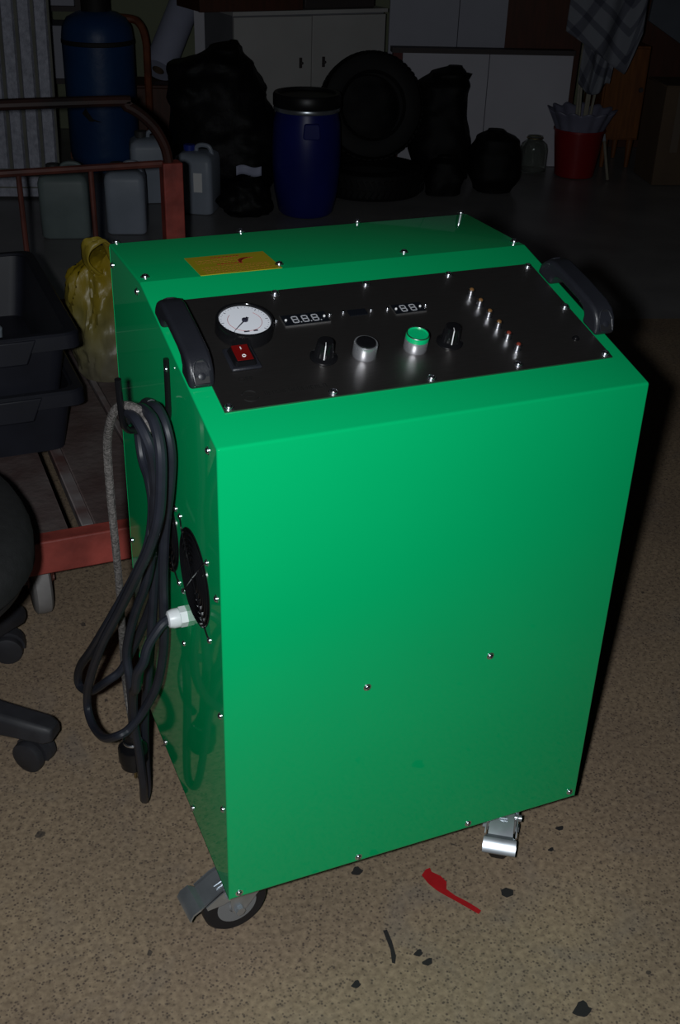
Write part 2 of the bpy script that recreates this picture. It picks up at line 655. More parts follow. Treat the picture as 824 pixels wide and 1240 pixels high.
for x in (0.010, 0.1715, 0.3355, 0.4925):
    screw((x, 0.4425, Z2), (0, 0, 1), mach, 0.95)
    screw((x, 0.298, Z2), (0, 0, 1), mach, 0.95)
for x, z in ((0.013, 0.006), (0.1725, 0.006), (0.331, 0.007), (0.489, 0.009), (0.1722, 0.280), (0.3343, 0.282)):
    screw((x, 0, z + ZF), (0, -1, 0), mach, 0.85)
sides = [(0.425, 0.667), (0.299, 0.674), (0.0303, 0.599), (0.0148, 0.2768), (0.016, 0.1347), (0.157, 0.007),
         (0.296, 0.007), (0.425, 0.008), (0.428, 0.4694), (0.0162, 0.433), (0.428, 0.27)]
for y, z in sides:
    screw((0.0003, y, z + ZF), (-1, 0, 0), mach, 0.8)
    screw((W - 0.0003, y, z + ZF), (1, 0, 0), mach, 0.8)
screw((0.0009, 0.1617, 0.2748 + ZF), (-1, 0, 0), mach, 0.8)

# --- control panel
PX0, PX1, PV0, PV1 = 0.0235, 0.4815, 0.0505, 0.2475
mb = MB(SM)
mb.bounds((PX0, PV0, 0.0002), (PX1, PV1, 0.0018))
panel = mb.build('control_panel', 'steel_brushed', mach)
panel['label'] = 'dark brushed steel control panel'
PN = SM.to_3x3() @ Vector((0, 0, 1))
for x, v in [(0.0295, 0.0565), (0.1423, 0.0570), (0.2553, 0.0575), (0.3635, 0.0600), (0.4757, 0.0575),
             (0.0295, 0.2420), (0.1426, 0.2412), (0.2549, 0.2405), (0.3647, 0.2420), (0.4752, 0.2420), (0.4771, 0.1523)]:
    screw(SM @ Vector((x, v, 0.0018)), PN, panel, 0.95)
H0 = 0.0018


def PM(x, v, h=H0):
    return SM @ Matrix.Translation((x, v, h))


# printed words and emblem on the panel
def text_mesh(name, body, size, M, material, parent, thick=0.00012):
    cu = bpy.data.curves.new(name, 'FONT')
    cu.body = body
    cu.size = size
    cu.align_x = 'CENTER'
    cu.extrude = thick
    t = bpy.data.objects.new(name, cu)
    col.objects.link(t)
    bpy.context.view_layer.update()
    me = bpy.data.meshes.new_from_object(t.evaluated_get(bpy.context.evaluated_depsgraph_get()))
    bpy.data.objects.remove(t)
    base = Vector((0, 0, 0))
    p = parent
    while p is not None:
        base += p.location
        p = p.parent
    me.transform(Matrix.Translation(-base) @ M)
    me.materials.clear()
    me.materials.append(MATS[material])
    o = bpy.data.objects.new(name, me)
    col.objects.link(o)
    o.parent = parent
    return o


text_mesh('switch_lettering', 'OFF', 0.0095, PM(0.0605, 0.0935, H0 + .0001), 'etched', panel)
mb = MB(PM(0.056, 0.0690, H0))
for a0, a1 in ((0.5, 2.65), (3.65, 5.8)):
    mb.torus((0, 0, 0), 0.0085, 0.0009, 18, 5, a0=a0, a1=a1)
mb.box((0, 0, 0), (0.010, 0.0012, 0.0006))
mb.build('emblem', 'etched', panel)
mb = MB(PM(0.070, 0.066, H0))
x = 0.002
random.seed(3)
for k in range(15):
    wd = random.uniform(0.0022, 0.0036)
    hh = random.uniform(0.0050, 0.0062)
    mb.box((x + 0.0004, 0.004, 0), (0.0008, hh, 0.0004))
    if k % 3 != 1:
        mb.box((x + wd / 2, 0.004 + hh / 2 - .0005, 0), (wd, 0.0008, 0.0004))
    if k % 2:
        mb.box((x + wd / 2, 0.004 - hh / 2 + .0005, 0), (wd, 0.0008, 0.0004))
    else:
        mb.box((x + wd, 0.004, 0), (0.0008, hh, 0.0004))
    x += wd + 0.0016
mb.build('worn_lettering', 'etched', panel)

# --- pressure gauge
GX, GV, GH = 0.0845, 0.1765, 0.017
mb = MB(PM(GX, GV))
mb.lathe([(0.0300, 0), (0.0315, 0.001), (0.0315, 0.0155), (0.0308, 0.017), (0.0285, 0.017), (0.0278, 0.0160),
          (0.0278, 0.0135)], seg=48)
gauge = mb.build('pressure_gauge', 'black_gloss', mach)
gauge['label'] = 'round pressure gauge with a black bezel and white dial'
mb = MB(PM(GX, GV, H0 + 0.0137))
mb.lathe([(0.0277, 0), (0.0277, 0.0006)], seg=48)
mb.build('dial', 'dial_white', gauge)
mb = MB(PM(GX, GV, H0 + 0.0144))
for k in range(31):
    a = math.radians(-45 + 270 * k / 30)
    L_ = 0.0030 if k % 5 == 0 else 0.0014
    rr = 0.0262 - L_ / 2
    mb.box((rr * math.cos(a), rr * math.sin(a), 0), (L_, 0.0007 if k % 5 == 0 else 0.0004, 0.0002),
           Matrix.Rotation(a, 3, 'Z'))
for xx, ww in ((-0.004, 0.006), (0.006, 0.005)):
    mb.box((xx, -0.019, 0), (ww, 0.0022, 0.0002))
mb.build('dial_ticks', 'ink_dark', gauge)
mb = MB(PM(GX, GV, H0 + 0.0143))
mb.torus((0, 0, 0), 0.0185, 0.00025, 40, 4, a0=math.radians(-45), a1=math.radians(225))
mb.build('dial_scale_arc', 'ink_red', gauge)
mb = MB(PM(GX, GV, H0 + 0.0152))
a = math.radians(-135)
mb.prism([(-0.006, -0.0016), (-0.006, 0.0016), (0.004, 0.0007), (0.0235, 0.0002), (0.0235, -0.0002), (0.004, -0.0007)],
         lambda p, q, d: (p * math.cos(a) - q * math.sin(a), p * math.sin(a) + q * math.cos(a), d), 0, 0.0005)
mb.lathe([(0.0034, -0.0004), (0.0034, 0.0012), (0.002, 0.0016)], seg=16)
mb.build('needle', 'ink_dark', gauge)

# --- rocker switch
mb = MB(PM(0.0665, 0.1285))
mb.bounds((-0.0165, -0.0190, 0), (0.0165, 0.0190, 0.0040))
sw = mb.build('rocker_switch', 'black_plastic', mach, bevel=(0.002, 2))
sw['label'] = 'black switch with a red rocker'
mb = MB(PM(0.0665, 0.1285))
mb.prism(arc_profile([(-0.0125, -0.0155), (0.0125, -0.0155), (0.0125, 0.0155), (-0.0125, 0.0155)], 0.004),
         lambda a, b, d: (a * (1 if d < .005 else .86), b * (1 if d < .005 else .88), d), 0.004, 0.0085)
mb.build('switch_boot', 'black_gloss', sw)
mb = MB(PM(0.0665, 0.1285))
mb.prism([(-0.0118, 0.0086), (-0.0118, 0.0112), (-0.004, 0.0098), (0.0118, 0.0092), (0.0118, 0.0086)],
         lambda a, b, d: (d, -a, b), -0.0088, 0.0088)
mb.build('rocker', 'red_rocker', sw, bevel=(0.0008, 2))
mb = MB(PM(0.0665, 0.1285, H0 + 0.0106))
mb.box((0, 0.0068, 0.0002), (0.0010, 0.0040, 0.0004))
mb.torus((0, -0.0055, -0.0006), 0.0018, 0.0005, 16, 5)
mb.build('switch_marks', 'white_print', sw)

# --- knobs
for kx, kv, ka, lab in ((0.1535, 0.1150, math.radians(-112), 'fluted black knob next to the black push button'),
                        (0.3035, 0.1130, math.radians(-108), 'fluted black knob next to the green push button')):
    mb = MB(PM(kx, kv))
    seg = 36
    prof = [(0.0135, 0.0), (0.0150, 0.0006), (0.0150, 0.0022), (0.0112, 0.0045), (0.0106, 0.006), (0.0090, 0.0208),
            (0.0082, 0.0220), (0.004, 0.0222)]
    vs, fs = [], []
    for j, (r, z) in enumerate(prof):
        for k in range(seg):
            aa = 2 * PI * k / seg
            rr = r * (1 - (0.06 if (3 <= j <= 5 and k % 2) else 0))
            vs.append((rr * math.cos(aa), rr * math.sin(aa), z))
    for j in range(len(prof) - 1):
        for k in range(seg):
            k2 = (k + 1) % seg
            fs.append((j * seg + k, j * seg + k2, (j + 1) * seg + k2, (j + 1) * seg + k))
    fs.append(tuple((len(prof) - 1) * seg + k for k in range(seg)))
    mb.add(vs, fs)
    kn = mb.build('control_knob', 'black_gloss', mach)
    kn['label'] = lab
    mb = MB(PM(kx, kv) @ Matrix.Rotation(ka, 4, 'Z'))
    mb.box((0.0062, 0, 0.0222), (0.0055, 0.0006, 0.0006))
    mb.prism([(0.0086, 0.0216), (0.0092, 0.0216), (0.0114, 0.0050), (0.0104, 0.0050)], lambda a_, b_, d: (a_, d, b_), -0.0005, 0.0005)
    mb.build('pointer_glint', 'white_print', kn)  # pointer line; its white also imitates the highlight streak down the knob

# --- push buttons
for kx, kv, hh, cm, lab in ((0.1990, 0.1110, 0.0165, 'black_gloss', 'chrome push button with a black top'),
                            (0.2600, 0.1110, 0.0135, 'button_green', 'chrome push button with a green top')):
    mb = MB(PM(kx, kv))
    mb.lathe([(0.0128, 0), (0.0132, 0.0008), (0.0132, hh - 0.0012), (0.0126, hh), (0.0112, hh), (0.0110, hh - 0.001)], seg=36)
    bt = mb.build('push_button', 'button_metal', mach)
    bt['label'] = lab
    mb = MB(PM(kx, kv))
    if cm == 'button_green':
        mb.lathe([(0.0130, hh), (0.0130, hh + 0.0050), (0.0126, hh + 0.0060), (0.0112, hh + 0.0060), (0.0106, hh + 0.0052)], seg=36)
        cap = mb.build('button_cap', 'button_green', bt)
        mb = MB(PM(kx, kv, H0 + hh + 0.0062))
        mb.torus((0, 0, 0), 0.0122, 0.0007, 36, 6)
        mb.build('cap_ring', 'chrome', bt)
    else:
        mb.lathe([(0.0110, hh - 0.001), (0.0106, hh + 0.0010), (0.0095, hh + 0.0014), (0.004, hh + 0.0008)], seg=36)
        mb.build('button_cap', 'black_gloss', bt)

# --- small displays
SEGS = [((0, 1.0), (1, 0)), ((0, 0), (1, 0)), ((0, -1.0), (1, 0)), ((-.5, .5), (0, 1)), ((.5, .5), (0, 1)),
        ((-.5, -.5), (0, 1)), ((.5, -.5), (0, 1))]


def display(xa, xb, va, vb, nd, lab):
    mb = MB(PM(0, 0))
    mb.bounds((xa, va, 0), (xb, vb, 0.0012))
    d = mb.build('display_window', 'display_dark', mach)
    d['label'] = lab
    mb = MB(PM(0, 0))
    t = 0.0007
    for a_, b_ in (((xa - t, va - t, 0), (xb + t, va, 0.0015)), ((xa - t, va, 0), (xa, vb + t, 0.0015))):
        mb.bounds(a_, b_)
    mb.build('display_frame', 'zinc_dull', d)
    vc = (va + vb) / 2
    pitch = 0.0118
    xc = (xa + xb) / 2
    for k in range(nd):
        mb = MB(PM(xc + (k - (nd - 1) / 2) * pitch, vc, H0 + 0.0013))
        hw, hv = 0.0062, 0.0055
        for (c0, c1), (sx, sy) in SEGS:
            if sx:
                mb.box((c0 * hw, c1 * hv, 0), (hw * .86, 0.0012, 0.0005))
            else:
                mb.box((c0 * hw, c1 * hv, 0), (0.0012, hv * .8, 0.0005))
        if nd == 3:
            mb.box((hw * .9, -hv, 0), (0.0012, 0.0012, 0.0005))
        mb.build('digit', 'segment_off', d)
    for xx in (xa + 0.0035, xb - 0.0035):
        mb = MB(PM(xx, vc, H0 + 0.001))
        mb.lathe([(0.0014, 0), (0.0014, 0.0012), (0.0008, 0.002)], seg=10)
        mb.build('indicator_dot', 'white_print', d)
    return d


display(0.1325, 0.1850, 0.1765, 0.1960, 3, 'three-digit seven-segment display')
display(0.2655, 0.3030, 0.1750, 0.1930, 2, 'two-digit seven-segment display')
mb = MB(PM(0, 0))
mb.bounds((0.2115, 0.1820, 0), (0.2335, 0.1930, 0.0010))
d3 = mb.build('sensor_window', 'display_dark', mach)
for sx, sv in ((0.1255, 0.1890), (0.1895, 0.1895), (0.2065, 0.1905), (0.2400, 0.1890), (0.2600, 0.1875), (0.3080, 0.1865)):
    mb = MB(PM(sx, sv))
    mb.lathe([(0.0024, 0), (0.0024, 0.0012), (0.0018, 0.0022), (0.0006, 0.0026)], seg=12)
    mb.build('stud', 'chrome', mach)

# --- six small lamp sockets
for k in range(6):
    lx, lv = 0.3712 + 0.0007 * k, 0.1955 - 0.0222 * k
    mb = MB(PM(lx, lv))
    mb.lathe([(0.0046, 0), (0.0046, 0.0012), (0.0036, 0.0014), (0.0034, 0.0062), (0.0042, 0.0064), (0.0042, 0.0078), (0.0036, 0.0084)], seg=16)
    lm = mb.build('lamp_socket', 'chrome', mach)
    mb = MB(PM(lx, lv))
    mb.lathe([(0.0026, 0.0084), (0.0026, 0.0092), (0.0018, 0.0102), (0.0006, 0.0106)], seg=14)
    mb.build('lamp_lens', 'amber' if k < 4 else 'led_red', lm)
mb = MB(PM(0.4556, 0.0904))
mb.lathe([(0.0045, 0), (0.0045, 0.001), (0.0030, 0.0012), (0.0026, 0.003), (0.001, 0.004)], seg=14)
mb.build('small_lamp', 'black_gloss', mach)

# --- bridge handles
prof = [(0.0, 0.0), (0.002, 0.010), (0.007, 0.019), (0.016, 0.0265), (0.030, 0.0300), (0.075, 0.0310), (0.120, 0.0300),
        (0.134, 0.0265), (0.143, 0.019), (0.148, 0.010), (0.150, 0.0), (0.117, 0.0), (0.116, 0.010), (0.109, 0.0155),
        (0.097, 0.0175), (0.053, 0.0175), (0.041, 0.0155), (0.034, 0.010), (0.033, 0.0)]
prof = [(a_ * 0.925, b_) for a_, b_ in prof]
HL = 0.150 * 0.925
for hx, lab in ((0.0130, 'black plastic bridge handle by the gauge'), (0.4955, 'black plastic bridge handle by the row of lamps')):
    mb = MB(SM @ Matrix.Translation((hx, 0.0915, 0.0004)))
    mb.prism(prof, lambda a, b, d: (d, a, b), -0.0135, 0.0135)
    hd = mb.build('carry_handle', 'black_plastic', mach, bevel=(0.004, 3))
    hd['label'] = lab
    # recessed bolt pockets in the feet: a rim on the slanted foot face and the dark pocket floor
    for sgn in (0, 1):
        def pv(a_, b_, d_, s=sgn):
            # a_ across, b_ up the foot face, d_ out of it
            q0, q1 = Vector((0.0014, 0.0075)), Vector((0.0170, 0.0270))
            t_ = (q1 - q0).normalized()
            nn_ = Vector((-t_.y, t_.x))
            c_ = q0 + t_ * b_ + nn_ * d_
            vv = c_.x if s == 0 else HL - c_.x
            return (a_, vv, c_.y)
        MH = SM @ Matrix.Translation((hx, 0.0915, 0.0004))
        pk = [(-0.0080, -0.002), (0.0080, -0.002), (0.0086, 0.011), (0.0062, 0.0195), (0.0032, 0.0228), (-0.0032, 0.0228), (-0.0062, 0.0195), (-0.0086, 0.011)]
        mb = MB(MH)
        mb.tube([pv(a_, b_, 0.0022) for a_, b_ in pk], 0.0011, 6, closed=True)
        mb.build('pocket_rim', 'black_plastic', hd)
        mb = MB(MH)
        mb.prism(pk, pv, 0.0002, 0.0019)
        mb.build('bolt_pocket', 'black_matte', hd)
        mb = MB(MH)
        p_ = pv(0, 0.006, 0.0019)
        mb.lathe([(0.0038, 0), (0.0038, 0.001), (0.002, 0.0016)], c=p_, seg=12,
                 axis=Vector(pv(0, 0.006, 0.004)) - Vector(p_))
        mb.build('bolt', 'black_plastic', hd)

# --- yellow warning sticker on the flat top
mb = MB()
mb.bounds((0.0710, 0.2835, Z2 + 0.0001), (0.1700, 0.3520, Z2 + 0.0006))
st = mb.build('warning_sticker', 'sticker_yellow', mach)
st['label'] = 'yellow warning sticker with red print'
random.seed(11)
mb = MB(Matrix.Translation((0.0710, 0.2835, Z2 + 0.0007)))
for (ya, xa, xb) in ((0.060, 0.030, 0.062), (0.034, 0.030, 0.060)):
    x = xa
    while x < xb:
        l_ = random.uniform(0.002, 0.0045)
        mb.box((x + l_ / 2, ya, 0), (l_, 0.0026, 0.0002))
        x += l_ + 0.0012
cr = [(0.074 + 0.0145 * math.cos(a_), 0.036 + 0.014 * math.sin(a_)) for a_ in [math.radians(70 + 14 * k) for k in range(10)]]
for k in range(len(cr) - 1):
    a_, b_ = Vector(cr[k]), Vector(cr[k + 1])
    c_ = (a_ + b_) / 2
    mb.box((c_.x, c_.y, 0), ((b_ - a_).length * 1.3, 0.0012 + 0.0042 * math.sin(PI * (k + 1) / 11) ** 2, 0.0002),
           Matrix.Rotation(math.atan2((b_ - a_).y, (b_ - a_).x), 3, 'Z'))
mb.build('red_print', 'ink_red', st)
mb = MB(Matrix.Translation((0.0710, 0.2835, Z2 + 0.0007)))
for ya in (0.0525, 0.0470, 0.0415, 0.0270, 0.0215, 0.0160, 0.0105, 0.0055):
    x = 0.008
    xe = 0.062 if ya > 0.03 else 0.088
    while x < xe:
        l_ = random.uniform(0.002, 0.007)
        mb.box((x + l_ / 2, ya, 0), (l_, 0.0013, 0.0002))
        x += l_ + 0.0016
mb.build('fine_print', 'ink_brown', st)

# --- fan guards on the left side
XS = 0.0003
for fy, fz in ((0.100, 0.408 + ZF), (0.2225, 0.408 + ZF)):
    mb = MB()
    mb.lathe([(0.0575, 0), (0.0575, 0.0010), (0.0565, 0.0014), (0.0555, 0.0006)], c=(XS, fy, fz), axis=(-1, 0, 0), seg=48)
    fan = mb.build('fan_guard', 'black_gloss', mach)
    fan['label'] = 'round black fan guard of concentric rings'
    for k, rr in enumerate((0.0525, 0.0455, 0.0385, 0.0315, 0.0245, 0.0175)):
        mb = MB()
        mb.torus((XS - 0.0018, fy, fz), rr, 0.0013, 48, 6, axis=(-1, 0, 0))
        mb.build('ring', 'black_gloss', fan)
    mb = MB()
    for a_ in (PI / 4, 3 * PI / 4):
        dy, dz = 0.073 * math.cos(a_), 0.073 * math.sin(a_)
        mb.tube([(XS - 0.001, fy - dy, fz - dz), (XS - 0.0026, fy - dy * .78, fz - dz * .78), (XS - 0.0032, fy, fz),
                 (XS - 0.0026, fy + dy * .78, fz + dz * .78), (XS - 0.001, fy + dy, fz + dz)], 0.0009, 6)
    mb.build('cross_wire', 'black_gloss', fan)
    mb = MB()
    mb.lathe([(0.0150, 0.0006), (0.0150, 0.0018), (0.013, 0.0024)], c=(XS, fy, fz), axis=(-1, 0, 0), seg=24)
    mb.build('hub', 'black_gloss', fan)
    for sy in (-1, 1):
        for sz in (-1, 1):
            screw((XS, fy + sy * 0.052, fz + sz * 0.0505), (-1, 0, 0), fan, 0.75)

# --- cable gland
GL = Vector((XS, 0.147, 0.325 + ZF))
mb = MB()
mb.lathe([(0.0125, 0), (0.0125, 0.008)], c=GL, axis=(-1, 0, 0), seg=6)
mb.lathe([(0.0110, 0.008), (0.0118, 0.009), (0.0118, 0.016), (0.0100, 0.0215), (0.0070, 0.0230)], c=GL, axis=(-1, 0, 0), seg=20)
mb.build('cable_gland', 'gland_white', mach)['label'] = 'white plastic cable gland'

# --- cord hook
mb = MB()
hk = crom([(-0.0020, 0.170, 0.642 + ZF), (-0.0025, 0.170, 0.585 + ZF), (-0.006, 0.169, 0.571 + ZF), (-0.014, 0.167, 0.565 + ZF),
           (-0.044, 0.160, 0.569 + ZF), (-0.053, 0.157, 0.575 + ZF), (-0.057, 0.153, 0.588 + ZF), (-0.060, 0.146, 0.636 + ZF)], 6)
mb.tube(hk, 0.0037, 10)
hook = mb.build('cord_hook', 'black_gloss', mach)
screw((-0.0035, 0.166, 0.632 + ZF), (-1, 0, 0), hook, 0.7)

# --- casters
def caster(stem, ang, lab):
    sx, sy = stem
    M = Matrix.Translation((sx, sy, 0)) @ Matrix.Rotation(ang, 4, 'Z')   # +x = trailing direction
    R_, tr = 0.0445, 0.026
    mb = MB(M)
    mb.box((0, 0, ZF - 0.0055), (0.078, 0.066, 0.003))
    mb.lathe([(0.024, 0.098), (0.028, 0.104), (0.028, 0.110), (0.022, 0.113)], seg=24)
    cs = mb.build('caster', 'zinc', mach)
    cs['label'] = lab
    mb = MB(M)
    for s_ in (-1, 1):
        mb.prism([(-0.024, 0.100), (0.030, 0.100), (0.038, 0.062), (0.035, 0.042), (0.026, 0.036), (0.016, 0.042), (-0.020, 0.085)],
                 lambda a, b, d: (a, d, b), s_ * 0.0175, s_ * 0.0200)
    mb.box((0.003, 0, 0.0985), (0.054, 0.040, 0.003))
    mb.build('fork', 'zinc', cs)
    mb = MB(M)
    mb.lathe([(0.025, -0.0125), (R_ - 0.004, -0.0125), (R_, -0.008), (R_ + 0.0003, 0), (R_, 0.008), (R_ - 0.004, 0.0125), (0.025, 0.0125)],
             c=(tr, 0, R_), axis=(0, 1, 0), seg=40)
    wh = mb.build('wheel_tyre', 'rubber', cs)
    mb = MB(M)
    mb.lathe([(0.0275, -0.0128), (0.022, -0.0105), (0.012, -0.0125), (0.010, -0.0155), (0.010, 0.0155), (0.012, 0.0125), (0.022, 0.0105), (0.0275, 0.0128)],
             c=(tr, 0, R_), axis=(0, 1, 0), seg=32)
    mb.build('wheel_hub', 'hub_grey', cs)
    mb = MB(M)
    mb.lathe([(0.0065, -0.0255), (0.0065, -0.0200), (0.004, -0.0200), (0.004, 0.0200), (0.0065, 0.0200), (0.0065, 0.0255)],
             c=(tr, 0, R_), axis=(0, 1, 0), seg=6)
    mb.build('axle_bolt', 'zinc', cs)
    # brake pedal: bent sheet over the wheel
    mb = MB(M)
    pts = [(0.030, 0.094), (0.050, 0.086), (0.072, 0.072), (0.080, 0.074), (0.090, 0.069), (0.095, 0.060)]
    low = [(a - 0.0012, b - 0.0026) for a, b in pts]
    wid = [0.016, 0.0165, 0.017, 0.0225, 0.0225, 0.0225]
    vs, fs = [], []
    for (a, b), (c, d), w_ in zip(pts, low, wid):
        vs += [(a, -w_, b), (a, w_, b), (c, w_, d), (c, -w_, d)]
    for k in range(len(pts) - 1):
        o_ = 4 * k
        for j in range(4):
            j2 = (j + 1) % 4
            fs.append((o_ + j, o_ + j2, o_ + 4 + j2, o_ + 4 + j))
    fs += [(0, 1, 2, 3), tuple(4 * (len(pts) - 1) + j for j in (3, 2, 1, 0))]
    mb.add(vs, fs)
    mb.box((0.046, 0, 0.0915), (0.020, 0.014, 0.002), Matrix.Rotation(0.38, 3, 'Y'))
    for s_ in (-1, 1):
        mb.prism([(0.020, 0.096), (0.050, 0.086), (0.072, 0.072), (0.070, 0.066), (0.048, 0.066), (0.030, 0.072)],
                 lambda a, b, d: (a, d, b), s_ * 0.0205, s_ * 0.0220)
    mb.lathe([(0.005, -0.0265), (0.005, 0.0265)], c=(0.040, 0, 0.078), axis=(0, 1, 0), seg=12)
    mb.build('brake_pedal', 'zinc', cs)
    return cs


caster((0.050, 0.066), math.radians(186), 'braked caster under the corner below the fan guards')
caster((0.433, 0.070), math.radians(236), 'braked caster under the corner below the two front screws')
caster((0.062, 0.365), math.radians(-5), 'caster under the rear corner')
caster((0.440, 0.365), math.radians(185), 'caster under the far rear corner')

# ================================================================== power cord on the hook
cord = thing('power_cord', (-0.05, 0.27, 0.14), 'coiled black power cord hanging from the hook on the green side panel', 'power cord')
gl_end = GL + Vector((-0.021, 0, 0))
S_G = [gl_end, GL + Vector((-0.032, -0.004, -0.004)), (-0.048, 0.140, 0.420), (-0.056, 0.138, 0.398), (-0.062, 0.148, 0.376), (-0.062, 0.165, 0.340),
       (-0.058, 0.205, 0.300), (-0.053, 0.240, 0.225), (-0.047, 0.252, 0.157), (-0.042, 0.268, 0.084), (-0.039, 0.286, 0.040), (-0.034, 0.296, 0.034),
       (-0.030, 0.300, 0.052), (-0.030, 0.296, 0.110), (-0.030, 0.280, 0.20), (-0.024, 0.250, 0.32), (-0.018, 0.220, 0.46), (-0.014, 0.200, 0.58), (-0.014, 0.190, 0.66), (-0.017, 0.180, 0.690)]
S_D = [(-0.020, 0.205, 0.675), (-0.022, 0.183, 0.702), (-0.020, 0.150, 0.716), (-0.018, 0.124, 0.705), (-0.016, 0.116, 0.675), (-0.018, 0.123, 0.63), (-0.020, 0.143, 0.571),
       (-0.022, 0.157, 0.498), (-0.020, 0.177, 0.407), (-0.020, 0.194, 0.356), (-0.026, 0.211, 0.300), (-0.042, 0.228, 0.250), (-0.062, 0.232, 0.222), (-0.078, 0.232, 0.215),
       (-0.090, 0.268, 0.186), (-0.096, 0.322, 0.168), (-0.096, 0.352, 0.183), (-0.094, 0.318, 0.250), (-0.084, 0.252, 0.352), (-0.068, 0.185, 0.450), (-0.056, 0.130, 0.530),
       (-0.047, 0.105, 0.575), (-0.040, 0.086, 0.621), (-0.036, 0.082, 0.663), (-0.034, 0.086, 0.702), (-0.034, 0.112, 0.722), (-0.036, 0.155, 0.716), (-0.036, 0.195, 0.690)]
S_B = [(-0.046, 0.185, 0.690), (-0.050, 0.158, 0.712), (-0.047, 0.122, 0.716), (-0.041, 0.102, 0.696), (-0.035, 0.115, 0.659), (-0.030, 0.141, 0.606), (-0.030, 0.166, 0.539), (-0.035, 0.192, 0.472),
       (-0.044, 0.228, 0.405), (-0.052, 0.258, 0.330), (-0.052, 0.252, 0.285), (-0.050, 0.262, 0.228), (-0.050, 0.276, 0.170)]
S_E = [(-0.015, 0.195, 0.700), (-0.013, 0.235, 0.684), (-0.015, 0.268, 0.650), (-0.015, 0.261, 0.605), (-0.015, 0.230, 0.587), (-0.018, 0.208, 0.562), (-0.030, 0.190, 0.525), (-0.050, 0.188, 0.485), (-0.074, 0.226, 0.408),
       (-0.090, 0.300, 0.312), (-0.098, 0.375, 0.230), (-0.098, 0.402, 0.180), (-0.088, 0.368, 0.190), (-0.070, 0.325, 0.235), (-0.050, 0.318, 0.255), (-0.032, 0.304, 0.303),
       (-0.020, 0.258, 0.384), (-0.012, 0.222, 0.456), (-0.010, 0.208, 0.522), (-0.010, 0.212, 0.580), (-0.013, 0.215, 0.650), (-0.018, 0.200, 0.690)]
mb = MB()
for s_ in (S_G, S_D, S_B, S_E):
    mb.tube(crom(s_, 7), 0.0060, 10)
mb.build('cable', 'cord_black', cord)
S_H = [(-0.036, 0.118, 0.704), (-0.040, 0.134, 0.720), (-0.050, 0.152, 0.722), (-0.058, 0.172, 0.712), (-0.062, 0.198, 0.682), (-0.062, 0.224, 0.640), (-0.060, 0.238, 0.565), (-0.056, 0.254, 0.486),
       (-0.051, 0.279, 0.400), (-0.045, 0.322, 0.276), (-0.040, 0.349, 0.200), (-0.040, 0.335, 0.168), (-0.044, 0.300, 0.165)]
mb = MB()
mb.tube(crom(S_H, 8), 0.0050, 10)
g_ = mb.build('cable', 'cord_dusty', cord)
g_['label'] = 'dusty grey length of cable'
# plug
pt = Vector((-0.050, 0.279, 0.165))
pa = Vector((0.0, 0.10, -1)).normalized()
mb = MB()
mb.lathe([(0.0070, -0.012), (0.0095, -0.004), (0.0105, 0.004), (0.0170, 0.012), (0.0205, 0.018), (0.0205, 0.040), (0.0180, 0.043), (0.0180, 0.052), (0.0165, 0.054)],
         c=pt, axis=pa, seg=28)
plug = mb.build('plug', 'black_gloss', cord)
plug['label'] = 'black round mains plug with two brass pins'
mb = MB()
mb.torus(pt + pa * 0.006, 0.0120, 0.0018, 24, 6, axis=pa)
mb.build('metal_collar', 'chrome', plug)
for s_ in (-1, 1):
    mb = MB()
    mb.lathe([(0.0024, 0.053), (0.0024, 0.071), (0.0014, 0.073)], c=pt + Vector((0.0, s_ * 0.0095, 0)), axis=pa, seg=10)
    mb.build('pin', 'brass', plug)

# ================================================================== marks on the floor
def blotch(name, pts, material, label, cat, group=None):
    c = sum((Vector((a, b, 0)) for a, b in pts), Vector()) / len(pts)
    mb = MB()
    mb.prism(pts, lambda a, b, d: (a, b, d), 0.0001, 0.0006)
    return tag(mb.build(name, material, loc=(c.x, c.y, 0)), label, cat, group)


blotch('paint_mark', [(0.2934, 0.0431), (0.3035, 0.0504), (0.3103, 0.0509), (0.3091, 0.0434), (0.3176, 0.0321), (0.3204, 0.0199), (0.3143, 0.0083), (0.3207, -0.0065), (0.3308, -0.0211), (0.339, -0.0364), (0.3412, -0.0417), (0.3354, -0.0453), (0.3261, -0.0298), (0.3167, -0.0141), (0.3075, 0.0001), (0.3008, 0.0119), (0.2954, 0.0265)],
       'mark_red', 'red spilled paint mark with a tail on the brown floor', 'paint mark')
blotch('scuff_mark', [(0.2033, -0.0229), (0.2089, -0.0237), (0.2072, -0.0428), (0.2024, -0.0658), (0.1965, -0.0757), (0.1931, -0.073), (0.1997, -0.0538)],
       'mark_black', 'long narrow black stroke on the floor below the red paint mark', 'mark')
blotch('scuff_mark', [(0.3842, -0.0205), (0.3929, -0.0191), (0.4003, -0.0267), (0.3959, -0.0342), (0.3852, -0.0347), (0.3809, -0.0284)],
       'mark_black', 'oval black spot on the floor beside the red paint mark', 'mark')
random.seed(5)
